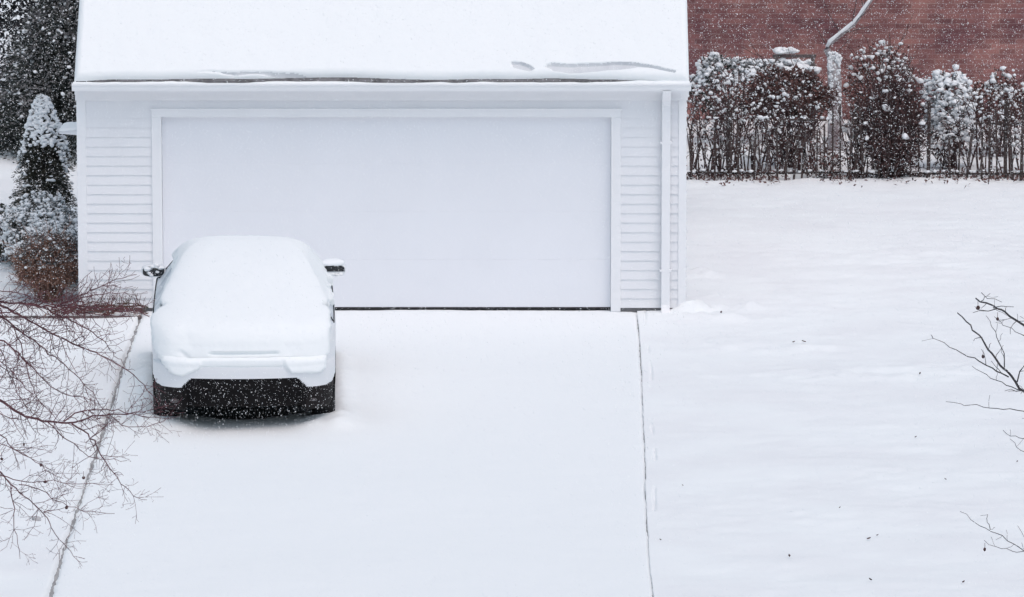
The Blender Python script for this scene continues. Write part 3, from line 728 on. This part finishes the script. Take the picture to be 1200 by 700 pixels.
# ------------------------------------------------------------------ bare trees in the foreground
def grow(mb, pts, r0, r1, dens, level, Lr, pitchz=0.0, sides=5, up=np.array([0, 0, .0]), buds=True):
    """tube along pts plus side twigs, two generations"""
    pts = np.asarray(pts, float); seg = np.linalg.norm(np.diff(pts, axis=0), axis=1); tot = seg.sum(); s_ = np.concatenate([[0], np.cumsum(seg)])
    m = max(4, int(tot / .05)); q = np.linspace(0, tot, m)
    sm = np.stack([np.interp(q, s_, pts[:, k]) for k in range(3)], 1)
    if m > 6:
        for _ in range(2): sm[1:-1] = .25 * sm[:-2] + .5 * sm[1:-1] + .25 * sm[2:]
    wig = .006 if level == 0 else .004
    sm[1:] += RNG.normal(size=(m - 1, 3)) * wig
    rad = np.linspace(r0, r1, m)
    mb.tube(sm, rad, sides)
    if level >= 3: return
    nt = int(tot * dens * RNG.uniform(.8, 1.2))
    side = 1
    for _ in range(nt):
        t = RNG.uniform(.08, .98); i = min(int(t * (m - 1)), m - 2)
        d = sm[i + 1] - sm[i]; d /= np.linalg.norm(d) + 1e-9
        # mostly in the plane facing the viewer, some out of it
        pl = np.cross(d, np.array([0, 1.0, 0])); pl /= np.linalg.norm(pl) + 1e-9
        side = -side
        a = math.radians(RNG.uniform(28, 65))
        v = d * math.cos(a) + pl * side * math.sin(a) + np.array([0, RNG.normal() * .45, 0]) + up
        v /= np.linalg.norm(v)
        L = Lr * RNG.uniform(.25, 1.15) * (1.1 - .5 * t)
        k = 4; cv = [sm[i]]
        for j in range(k):
            v = v + RNG.normal(size=3) * .18 + np.array([0, 0, .05]); v /= np.linalg.norm(v); cv.append(cv[-1] + v * L / k)
        rr = min(rad[i] * .6, {0: .0034, 1: .0025, 2: .0020}[level])
        grow(mb, cv, rr, max(rr * .6, .0015), dens * (1.05 if level == 0 else .75), level + 1, Lr * .45, sides=3, up=up)

def bare_tree(name, label, Yb, traces, trunk_px, limb_mat, fruit, seed, dens, Lr, side):
    base = at_z(trunk_px[0], 500, 0); bx = X(trunk_px[0], Yb)
    t = empty(name, (bx, Yb, 0), label, 'tree')
    zt = 2.3
    mb = MB()
    trunk = [(bx, Yb, -.1), (bx + .02, Yb, .6), (bx - side * .03, Yb + .02, 1.4), (bx - side * .05, Yb, zt), (bx + side * .04, Yb + .05, 3.4), (bx - side * .02, Yb, 4.6), (bx + side * .03, Yb + .05, 5.6)]
    mb.tube(trunk, [.12, .10, .09, .085, .06, .035, .012], 9)
    mb.build('trunk', M['bark'], t, smooth=True)
    br = MB(); root = np.array([bx, Yb, zt])
    joints = {}
    for (pts, r0, r1, limb) in traces:
        off = RNG.normal() * .25; n = len(pts)
        w = [at_y(px, py, Yb + off * (i / max(n - 1, 1)) + .05 * math.sin(i * 1.7 + off * 9)) for i, (px, py) in enumerate(pts)]
        if limb is not None:                      # run the branch back to its limb on the trunk
            j = at_y(limb[0], limb[1], Yb)
            w = [j + (w[0] - j) * q + np.array([0, 0, .03 * math.sin(q * PI)]) for q in (0, .35, .7)] + w
            if tuple(limb) not in joints:
                joints[tuple(limb)] = 1
                zz = max(1.0, min(4.8, j[2] - .5)); a = np.array([bx, Yb, zz])
                br.tube([a + (j - a) * q + np.array([0, 0, -.12 * math.sin(q * PI)]) for q in np.linspace(0, 1, 7)], np.linspace(.055, max(r0 * 1.5, .02), 7), 7)
        grow(br, w, r0 * .74, r1 * .6, dens, 0, Lr)
    # the rest of the crown, outside the frame
    for i in range(16):
        zz = RNG.uniform(1.8, 5.2); a = np.array([bx, Yb, zz]); v = np.array([side * RNG.uniform(-.2, 1), RNG.normal() * .8, RNG.uniform(.2, .8)]); v /= np.linalg.norm(v)
        L = RNG.uniform(1.0, 1.7); cv = [a]
        for j in range(6):
            v = v + RNG.normal(size=3) * .15; v /= np.linalg.norm(v); cv.append(cv[-1] + v * L / 6)
        grow(br, cv, .03, .006, 4, 1, .5)
    br.build('branch', M[limb_mat], t)
    for (px, py, r) in fruit:
        p = at_y(px, py, Yb + .0); mb = MB(); lumps(mb, [p], r, 1.2, jit=.15); mb.tube([p, p + (0, 0, .05)], .002, 3)
        mb.build('dried_fruit', M['leaf_dark'], t, smooth=True)
    return t
A1, A2, A3 = (-70, 345), (-80, 440), (-75, 530)
LT = [
    ([(0, 368), (10, 367), (25, 358), (35, 347)], .011, .005, A1),
    ([(0, 357), (20, 367), (45, 382), (65, 393), (88, 403), (105, 412), (120, 417), (145, 430), (163, 445), (176, 458), (186, 475)], .014, .004, A1),
    ([(0, 370), (18, 385), (40, 400), (65, 420), (80, 431), (97, 447), (110, 462), (120, 478)], .011, .004, A1),
    ([(0, 395), (20, 412), (35, 430), (52, 445), (68, 460), (100, 467), (112, 470)], .012, .004, A2),
    ([(0, 469), (15, 480), (28, 488), (42, 492), (58, 495), (80, 496), (100, 492), (115, 486), (150, 486), (170, 483), (200, 475)], .019, .004, A2),
    ([(75, 494), (90, 484), (108, 479), (130, 479), (150, 485), (180, 490), (203, 489)], .008, .003, None),
    ([(83, 496), (105, 510), (113, 520), (116, 527), (120, 540), (130, 551), (146, 565), (152, 577), (163, 586), (171, 587)], .009, .003, None),
    ([(56, 495), (75, 512), (90, 525), (100, 533), (110, 538), (150, 540)], .006, .003, None),
    ([(128, 486), (140, 500), (160, 502), (180, 500), (195, 493)], .005, .003, None),
    ([(0, 485), (15, 491), (35, 491)], .008, .005, A2),
    ([(0, 505), (8, 520), (25, 532), (48, 545), (62, 556), (75, 560)], .009, .003, A3),
    ([(0, 520), (15, 525), (35, 538), (58, 541)], .006, .003, A3),
    ([(0, 552), (13, 571), (30, 583), (51, 600), (57, 614), (63, 625), (76, 641), (97, 663)], .010, .003, A3),
    ([(3, 558), (22, 564), (60, 563), (80, 567), (110, 568), (132, 567)], .007, .003, A3),
    ([(13, 571), (17, 590), (14, 603), (20, 625), (24, 655)], .006, .003, None),
    ([(22, 568), (45, 573), (65, 586), (90, 597), (105, 601), (135, 603)], .005, .003, None),
    ([(51, 600), (65, 597), (77, 595)], .005, .003, None),
    ([(0, 600), (14, 596)], .005, .003, A3),
    ([(0, 340), (20, 343), (40, 350), (60, 357)], .008, .004, A1),
    ([(60, 362), (90, 350), (105, 341), (125, 331), (160, 322)], .009, .003, None),
    ([(80, 358), (100, 348), (115, 343), (135, 345), (152, 341)], .007, .003, None),
    ([(0, 355), (35, 356), (60, 357), (100, 360), (140, 364), (174, 370)], .012, .005, A1),
    ([(30, 357), (70, 360), (110, 361), (150, 362), (168, 365)], .010, .005, None),
    ([(40, 358), (80, 366), (120, 370), (150, 372)], .008, .004, None),
    ([(0, 362), (20, 390), (28, 420), (36, 445), (42, 462), (52, 476), (72, 495)], .010, .003, A1),
    ([(50, 360), (80, 374), (100, 385), (120, 398), (135, 415), (147, 430)], .009, .003, None),
    ([(0, 420), (15, 440), (30, 452), (45, 470), (60, 484)], .008, .003, A2),
    ([(0, 440), (25, 447), (40, 440)], .006, .003, A2),
    ([(0, 455), (10, 458), (30, 452)], .006, .003, A2),
    ([(0, 405), (12, 440), (25, 470), (45, 490)], .008, .003, A2),
]
bare_tree('bare_tree', 'leafless tree with dense reddish twigs left of the driveway', -20.0, LT, (-210, 600), 'twig',
          [(98, 560, .013), (53, 565, .011), (78, 595, .010), (48, 545, .012), (28, 521, .010), (2, 538, .010)], 1, 18.0, .32, -1)
C1, C2, C3 = (1290, 440), (1300, 560), (1290, 640)
RT = [
    ([(1200, 384), (1188, 374), (1178, 366), (1168, 361), (1155, 355), (1143, 350)], .019, .009, C1),
    ([(1200, 463), (1190, 448), (1180, 436), (1172, 427), (1160, 413), (1152, 400), (1142, 388), (1131, 374), (1123, 368)], .020, .007, C1),
    ([(1182, 442), (1168, 434), (1150, 425), (1130, 414), (1110, 403), (1096, 398), (1091, 393)], .008, .003, None),
    ([(1200, 459), (1185, 454), (1170, 446), (1155, 440), (1143, 432), (1139, 429)], .009, .003, C1),
    ([(1177, 431), (1176, 410), (1168, 393), (1160, 380), (1157, 370)], .006, .003, None),
    ([(1200, 480), (1175, 480), (1150, 475), (1125, 474), (1110, 471)], .008, .003, C2),
    ([(1192, 448), (1198, 432), (1206, 420)], .008, .004, None),
    ([(1168, 362), (1150, 364), (1140, 367)], .006, .003, None), ([(1164, 361), (1178, 360), (1187, 361)], .005, .003, None),
    ([(1210, 398), (1190, 390), (1180, 384), (1170, 375), (1165, 372)], .006, .003, C1), ([(1205, 376), (1185, 374), (1170, 374)], .006, .003, C1),
    ([(1150, 343), (1160, 350), (1173, 354)], .004, .003, None), ([(1150, 353), (1160, 344)], .004, .003, None),
    ([(1200, 648), (1185, 635), (1165, 623), (1145, 615), (1133, 606), (1127, 598)], .007, .003, C3),
    ([(1200, 649), (1170, 643), (1155, 634)], .005, .003, C3), ([(1160, 621), (1157, 602)], .004, .003, None), ([(1205, 634), (1192, 618)], .004, .003, C3),
    ([(1200, 513), (1185, 512), (1175, 504)], .006, .003, C2), ([(1200, 533), (1190, 523), (1184, 515)], .006, .003, C2),
]
bare_tree('bare_tree', 'leafless tree with sparse dark twigs reaching in over the right lawn', -20.0, RT, (1420, 600), 'twig_grey',
          [(1146, 361, .013), (1152, 418, .011), (1169, 374, .010), (1154, 644, .012)], 2, 6.5, .14, 1)

# red canes lying along the wall foot
t = empty('cane_shrub', (X(120, -.25), -.25, 0), 'low red stemmed shrub at the foot of the left wall', 'shrub')
mb = MB()
for i in range(22):
    x0 = X(RNG.uniform(60, 135), -.25, 366); x1 = x0 + RNG.uniform(.25, .75); yv = RNG.uniform(-.33, -.10); z0 = RNG.uniform(.0, .10); 
    q = np.linspace(0, 1, 7)[:, None]
    p = np.array([x0, yv, z0 * .3]) + q * np.array([min(x1, X(172, -.2)) - x0, RNG.normal() * .05, z0 * .5]) + np.array([0, 0, 1]) * np.sin(q * PI) * RNG.uniform(.02, .10) + RNG.normal(size=(7, 3)) * .008
    mb.tube(p, np.linspace(.008, .004, 7), 4)
    for _ in range(3):
        b = p[RNG.integers(1, 6)]; mb.tube([b, b + np.array([RNG.normal() * .06, RNG.normal() * .03, RNG.uniform(.03, .16)])], [.004, .0028], 3)
mb.build('cane', M['twig_red'], t)

# ------------------------------------------------------------------ right background: brick house, fence, shrubs
YB = 15.6
bx0, bx1 = -.5, 16.0
house = empty('brick_house', (6, YB, 0), 'red brick house wall beyond the picket fence', 'house')
mb = MB(); mb.box(bx0, bx1, YB, YB + .3, -.1, 6.0); mb.box(bx0, bx0 + .3, YB + .3, YB + 8, -.1, 6.0); mb.box(bx1 - .3, bx1, YB + .3, YB + 8, -.1, 6.0); mb.build('wall', M['brick'], house)
mb = MB(); mb.prism([(YB - .4, 6.01), (YB + 4.2, 8.8), (YB + 8.6, 6.01)], 'x', bx0 - .3, bx1 + .3); mb.build('roof', M['shingle'], house)
# fence
YF = 9.8
fence = empty('picket_fence', (X(1000, YF), YF, 0), 'dark weathered picket fence at the back of the lawn', 'fence')
fx = np.arange(1.55, 9.2, .098)
for i, xx in enumerate(fx[:99]):
    if RNG.random() < .16: continue
    hgt = .78 + .26 * vnoise(xx * 1.1, 3) + RNG.normal() * .07; ln = RNG.normal() * .035; w = RNG.uniform(.009, .017)
    mb = MB(); mb.add([(xx - w, YF - .012, -.05), (xx + w, YF - .012, -.05), (xx + w, YF + .010, -.05), (xx - w, YF + .010, -.05),
                       (xx + ln - w, YF - .012, hgt), (xx + ln + w, YF - .012, hgt), (xx + ln + w, YF + .010, hgt), (xx + ln - w, YF + .010, hgt), (xx + ln, YF - .012, hgt + .03), (xx + ln, YF + .010, hgt + .03)],
                      [(0, 1, 5, 8, 4), (2, 3, 7, 9, 6), (1, 2, 6, 9, 8, 5), (3, 0, 4, 8, 9, 7), (3, 2, 1, 0)])
    mb.build('picket', M['picket'], fence)
for z, a, b in ((.10, 1.5, 9.25), (.78, X(912, YF), X(968, YF)), (.74, X(1140, YF), 9.25)):
    mb = MB(); mb.tube([(x, YF + .03, z + .02 * vnoise(x, z * 9)) for x in np.linspace(a, b, 30)], .013, 5); mb.build('rail', M['picket'], fence)
for px in (853, 1003, 1088, 1178, 1290):
    xx = X(px, YF); mb = MB(); mb.box(xx - .022, xx + .022, YF + .045, YF + .09, -.1, .95 + RNG.normal() * .06); mb.build('post', M['picket'], fence, bevel=.006)
mb = MB()
lumps(mb, np.stack([RNG.uniform(1.6, 9.0, 150), YF + RNG.normal(size=150) * .02 + .02, np.where(RNG.random(150) < .3, .79, .12) + RNG.uniform(0, .02, 150)], 1), RNG.uniform(.012, .03, 150), .6)
kind(mb.build('snow_clump', M['plant_snow'], fence, smooth=True), 'stuff')

def stems(name, label, px, Y, h, n, spread, matn='leaf_dark', leaves=0, snow=60, group=None, sr=.03, r=.013, leafm='leaf_red'):
    c = np.array([X(px, Y), Y, 0]); t = empty(name, tuple(c), label, 'shrub', group)
    mb = MB(); tips = []
    for i in range(n):
        a = c + np.array([RNG.normal() * spread * .45, RNG.normal() * .12, -.05]); v = np.array([RNG.normal() * .22 * spread, RNG.normal() * .15, 1.0]); H = h * RNG.uniform(.65, 1.08)
        cv = [a]
        for j in range(7): v = v + RNG.normal(size=3) * np.array([.10, .08, .02]); cv.append(cv[-1] + v / np.linalg.norm(v) * H / 7)
        mb.tube(cv, np.linspace(r * RNG.uniform(.7, 1.3), r * .35, 8), 5)
        for _ in range(7):
            k = RNG.integers(2, 8); d = np.array([RNG.normal() * .6, RNG.normal() * .4, RNG.uniform(.3, 1)]); L = RNG.uniform(.1, .32)
            e = cv[k] + d * L; mb.tube([cv[k], cv[k] + d * L * .5 + RNG.normal(size=3) * .015, e], [r * .45, r * .38, r * .25], 3); tips.append(e)
        tips += cv[2:]
    mb.build('stem', M[matn], t)
    tips = np.array(tips)
    if leaves:
        leaves = int(leaves * .7)
        f = MB(); k = RNG.integers(0, len(tips), leaves); p = tips[k] + RNG.normal(size=(leaves, 3)) * .06; quads(f, p, .05, .028, droop=.4); f.build('foliage', M[leafm], t)
    if snow:
        s_ = MB(); snow *= 2; k = RNG.integers(0, len(tips), snow); lumps(s_, tips[k] + RNG.normal(size=(snow, 3)) * .03 + (0, 0, .01), sr * (.25 + .7 * RNG.random(snow) ** 2.5), .95, jit=.5, fine=False); kind(s_.build('snow_clump', M['plant_snow'], t, smooth=True), 'stuff')
    return t
stems('upright_shrub', 'upright bare shrub closest to the garage downspout corner', 822, 10.3, 1.22, 14, .30, leaves=260, snow=110)
stems('upright_shrub', 'thick dark stemmed shrub rising left in the fence row', 848, 10.2, 1.25, 16, .28, leaves=420, snow=80, r=.013)
stems('upright_shrub', 'slender snow speckled bare shrub between the two dark stem clumps', 880, 10.5, 1.15, 11, .30, leaves=120, snow=120)
stems('upright_shrub', 'bare shrub with leaning stems under the russet leaved bush', 915, 10.4, 1.1, 12, .32, leaves=160, snow=90)
stems('upright_shrub', 'sparse bare shrub left of the pale tree trunk', 950, 10.6, 1.0, 9, .28, leaves=140, snow=60)
stems('upright_shrub', 'bare shrub with thin arching stems beside the right hand fence post', 1150, 10.4, 1.1, 12, .42, leaves=200, snow=110)
stems('upright_shrub', 'bare shrub at the far right end of the fence row', 1192, 10.6, 1.05, 11, .36, leaves=160, snow=120)
stems('upright_shrub', 'reddish dry perennial clump at the fence below the pale trunk', 966, 9.95, .42, 14, .30, matn='leaf_red', leaves=500, snow=25, sr=.02, r=.006)
stems('upright_shrub', 'bare stemmed clump just left of the dense dark bush', 1008, 10.2, .95, 12, .26, leaves=260, snow=70)
mound('leafy_bush', 'broad russet leaved bush in front of the wooden bench', 'bush', (X(924, 11.2), 11.2, Z(113, 11.2)), .54, .45, .32, 4600, (.065, .035), ('leaf_red',), 22, .03, 23, snow_bias=.3, twigs=60, twig_mat='leaf_dark', zfrac=.9, twig_r=.007)
mound('dense_bush', 'dense dark twiggy bush dotted with snow in the fence row', 'bush', (X(1045, 10.0), 10.0, .66), .44, .40, .64, 5200, (.055, .022), ('leaf_dark',), 20, .05, 27, snow_bias=-.1, twigs=150, twig_mat='leaf_dark', zfrac=.95, twig_r=.006)
mound('snowy_shrub', 'shrub bowed under heavy white snow right of the dense dark bush', 'shrub', (X(1112, 11.0), 11.0, .62), .34, .40, .62, 900, (.07, .03), ('leaf_dark',), 300, .055, 31, snow_bias=-.3, twigs=40, twig_mat='leaf_dark', zfrac=.9)
mound('snowy_shrub', 'low shrub topped with two lumps of snow near the right edge', 'shrub', (X(1168, 12.2), 12.2, .66), .44, .35, .36, 1800, (.06, .03), ('leaf_red',), 45, .05, 33, snow_bias=.1, twigs=60, twig_mat='leaf_dark', zfrac=.9)
mound('snowy_shrub', 'twiggy shrub with thin snow standing against the brick wall', 'shrub', (X(1035, 14.4), 14.4, .62), .52, .4, .50, 1600, (.06, .025), ('leaf_red',), 60, .045, 35, snow_bias=.1, twigs=120, twig_mat='leaf_dark', zfrac=.9, twig_r=.006)
mound('clipped_hedge', 'low hedge capped with lumpy snow beside the garage roof edge', 'hedge', (X(862, 13.2), 13.2, .72), .66, .40, .42, 4200, (.05, .02), ('needle',), 330, .045, 37, snow_bias=.25, zfrac=.95)
# bench
Yb = 13.6; bl, br_ = X(906, Yb), X(957, Yb)
bench = empty('garden_bench', ((bl + br_) / 2, Yb, 0), 'snow covered wooden garden bench in front of the brick wall', 'bench')
zs = Z(88, Yb); 
mb = MB()
for k in range(4): mb.box(bl, br_, Yb - .02 + k * .11, Yb + .07 + k * .11, zs - .03, zs)
mb.build('seat', M['wood_grey'], bench)
mb = MB()
for zz in (Z(78, Yb + .45), Z(66, Yb + .45)): mb.box(bl, br_, Yb + .44, Yb + .47, zz - .02, zz + .02)
mb.build('backrest', M['wood_grey'], bench)
for xx in (bl + .02, br_ - .07):
    for yy in (Yb, Yb + .40):
        mb = MB(); mb.box(xx, xx + .05, yy + .002, yy + .05, -.05, zs - .031 if yy == Yb else Z(64, Yb + .45)); mb.build('leg', M['wood_grey'], bench)
mb = MB()
for zz, a, b, r in ((zs + .05, bl, br_, .07), (Z(73, Yb + .45), bl + .02, br_ - .06, .045), (Z(60, Yb + .45), bl + .05, bl + .32, .05)):
    nn = 40; lumps(mb, np.stack([RNG.uniform(a, b, nn), RNG.normal(size=nn) * .02 + Yb + (.2 if zz < zs + .1 else .45), zz + RNG.normal(size=nn) * .012], 1), r * RNG.uniform(.5, 1.1, nn), .7, jit=.4)
kind(mb.build('snow_clump', M['plant_snow'], bench, smooth=True), 'stuff')
# pale tree
Yp = 12.6
pt = empty('pale_tree', (X(978, Yp), Yp, 0), 'pale snow crusted trunk bending to the right in front of the brick wall', 'tree')
P = [at_y(a, b, Yp) for a, b in ((979, 150), (978, 120), (978, 95), (977, 78), (975, 66))]
P = [np.array([P[0][0], Yp, -.1])] + P
mb = MB(); mb.tube(P, [.11, .10, .092, .09, .085, .06], 12)
mb.tube([at_y(a, b, Yp + .02) for a, b in ((975, 70), (969, 58), (972, 50), (985, 40), (1000, 28), (1012, 12), (1022, -2), (1040, -30), (1052, -60))], [.05, .045, .042, .036, .034, .03, .026, .02, .01], 8)
mb.build('trunk', M['bark_pale'], pt, smooth=True)
mb = MB()
for a, b in ((985, 40), (998, 29), (1012, 12), (976, 67)):
    q = at_y(a, b, Yp)
    for _ in range(2):
        d = np.array([RNG.normal() * .7 + .3, RNG.normal() * .5, abs(RNG.normal()) + .3]); d /= np.linalg.norm(d); L = RNG.uniform(.25, .7)
        mb.tube([q, q + d * L * .5 + RNG.normal(size=3) * .03, q + d * L], [.006, .004, .002], 4)
mb.build('branch', M['twig_grey'], pt)
mb = MB()
ql = [at_y(a, b - 2, Yp - .01) for a, b in ((969, 57), (973, 50), (979, 45), (985, 40), (992, 35), (1000, 28), (1006, 21), (1012, 12), (1017, 5), (1022, -2))]
mb.tube(ql, [.02, .028, .022, .02, .027, .022, .02, .024, .02, .014], 7)
lumps(mb, np.array([at_y(RNG.uniform(971, 985), RNG.uniform(62, 140), Yp - .07) for _ in range(260)]), RNG.uniform(.008, .026, 260), 1.2, jit=.5, fine=False)
kind(mb.build('snow_clump', M['plant_snow'], pt, smooth=True), 'stuff')
# litter along the fence
f = MB(); n = 3500
p = np.stack([RNG.uniform(1.5, 9, n), YF + .15 + RNG.normal(size=n) * .28, RNG.uniform(.03, .08, n)], 1)
k = fbm(p[:, 0] * 2.2, p[:, 1] * 4, 0, 95, 3) > -.15; quads(f, p[k], .055, .025)
o = kind(f.build('leaf_litter', M['leaf_red']), 'stuff'); tag(o, 'reddish leaf litter scattered along the foot of the picket fence', 'leaf litter')

# small leaves and a stone on the snow
for (px, py, r) in ((925, 655, .030), (1018, 634, .026), (1028, 630, .016), (1129, 687, .024), (1020, 684, .026), (1108, 565, .018), (1073, 514, .018), (774, 635, .016), (800, 572, .014), (984, 600, .016), (942, 408, .03), (930, 405, .022), (1078, 440, .026), (1192, 544, .018), (845, 375, .03)):
    c = at_z(px, py); mb = MB(); zz = float(lawn_bumps(np.array([c[0]]), np.array([c[1]]))[0]) + .012
    a = RNG.uniform(0, PI); d = np.array([math.cos(a), math.sin(a), .25]); w = np.array([-math.sin(a), math.cos(a), .1]); ctr = np.array([c[0], c[1], zz + .004])
    r *= .7; P = np.array([[ctr + d * r * (u - .5) * 2 + w * r * .55 * v * math.sin(max(u, .02) * PI) + np.array([0, 0, .5 * r * (v * v) + .012 * (u - .5) ** 2]) for v in (-1, -.4, .4, 1)] for u in np.linspace(0, 1, 6)])
    mb.grid(P); o = mb.build('dry_leaf', M['leaf_dark']); so = o.modifiers.new('thick', 'SOLIDIFY'); so.thickness = .003
    tag(o, 'small dark dry leaf lying on the snowy right lawn', 'leaf', 'dry leaves on the lawn')
c = at_z(43, 609); mb = MB(); lumps(mb, [np.array([c[0], c[1], .0])], .034, 1.2, jit=.3)
tag(mb.build('stone', M['stone']), 'small grey stone poking out of the snow left of the driveway', 'stone')

# ------------------------------------------------------------------ falling snow
n = 420000
dep = (RNG.uniform(18.0 ** 2, 80.0 ** 2, n)) ** .5
pxs = RNG.uniform(-260, 1460, n); pys = RNG.uniform(-160, 860, n)
r_ = np.stack([ray(a, b) for a, b in zip(pxs, pys)]); p = CAM + r_ * dep[:, None]
ok = p[:, 2] > .05; p = p[ok]; dep = dep[ok]
rad = (.0012 + .0032 * RNG.random(len(p)) ** 4) * np.clip(dep / 55, .45, 1.1)
OV = np.array([(1, 1, 1), (1, -1, -1), (-1, 1, -1), (-1, -1, 1)], float) * .8
OF = np.array([(0, 1, 2), (0, 3, 1), (0, 2, 3), (1, 3, 2)])
V = (p[:, None] + OV[None] * rad[:, None, None] * RNG.uniform(.6, 1.4, (len(p), 4, 3))).reshape(-1, 3)
mb = MB(); mb.add(V, (np.arange(len(p))[:, None, None] * 4 + OF[None]).reshape(-1, 3).tolist())
o = kind(mb.build('falling_snow', M['plant_snow']), 'stuff'); tag(o, 'fine snowflakes drifting down through the whole scene', 'snowfall')

# ------------------------------------------------------------------ camera, light, view
cd = bpy.data.cameras.new('camera'); cam = bpy.data.objects.new('camera', cd); COL.objects.link(cam)
cam.location = CAM; cam.rotation_euler = (PI / 2 - TH, 0, 0)
cd.sensor_width = 36; cd.lens = 36 * F_PX / 1200; cd.clip_start = .5; cd.clip_end = 2000
S.camera = cam
W = bpy.data.worlds.new('World'); S.world = W; W.use_nodes = True
N, L = W.node_tree.nodes, W.node_tree.links
bg = N['Background']; sky = N.new('ShaderNodeTexSky'); sky.sky_type = 'NISHITA'; sky.sun_disc = False
SE, SA = math.radians(65), math.radians(152)              # elevation, compass angle of the sun (from +Y clockwise)
sky.sun_elevation = SE; sky.sun_rotation = SA; sky.dust_density = 4; sky.ozone_density = 1.0; sky.air_density = 1.0
hs = N.new('ShaderNodeHueSaturation'); hs.inputs['Saturation'].default_value = .96; hs.inputs['Hue'].default_value = .472
L.new(sky.outputs['Color'], hs.inputs['Color']); L.new(hs.outputs['Color'], bg.inputs['Color']); bg.inputs['Strength'].default_value = .15
sd = bpy.data.lights.new('sun', 'SUN'); sd.energy = .55; sd.angle = math.radians(100); sd.color = (1, .985, .96)
so = bpy.data.objects.new('sun', sd); COL.objects.link(so)
dv = Vector((math.sin(SA) * math.cos(SE), math.cos(SA) * math.cos(SE), math.sin(SE)))
so.rotation_euler = (-dv).to_track_quat('-Z', 'Y').to_euler()
vs = S.view_settings; vs.view_transform = 'Standard'; vs.look = 'None'; vs.gamma = 1; vs.use_curve_mapping = False; vs.exposure = -0.07
S.cycles.max_bounces = 6; S.cycles.diffuse_bounces = 4
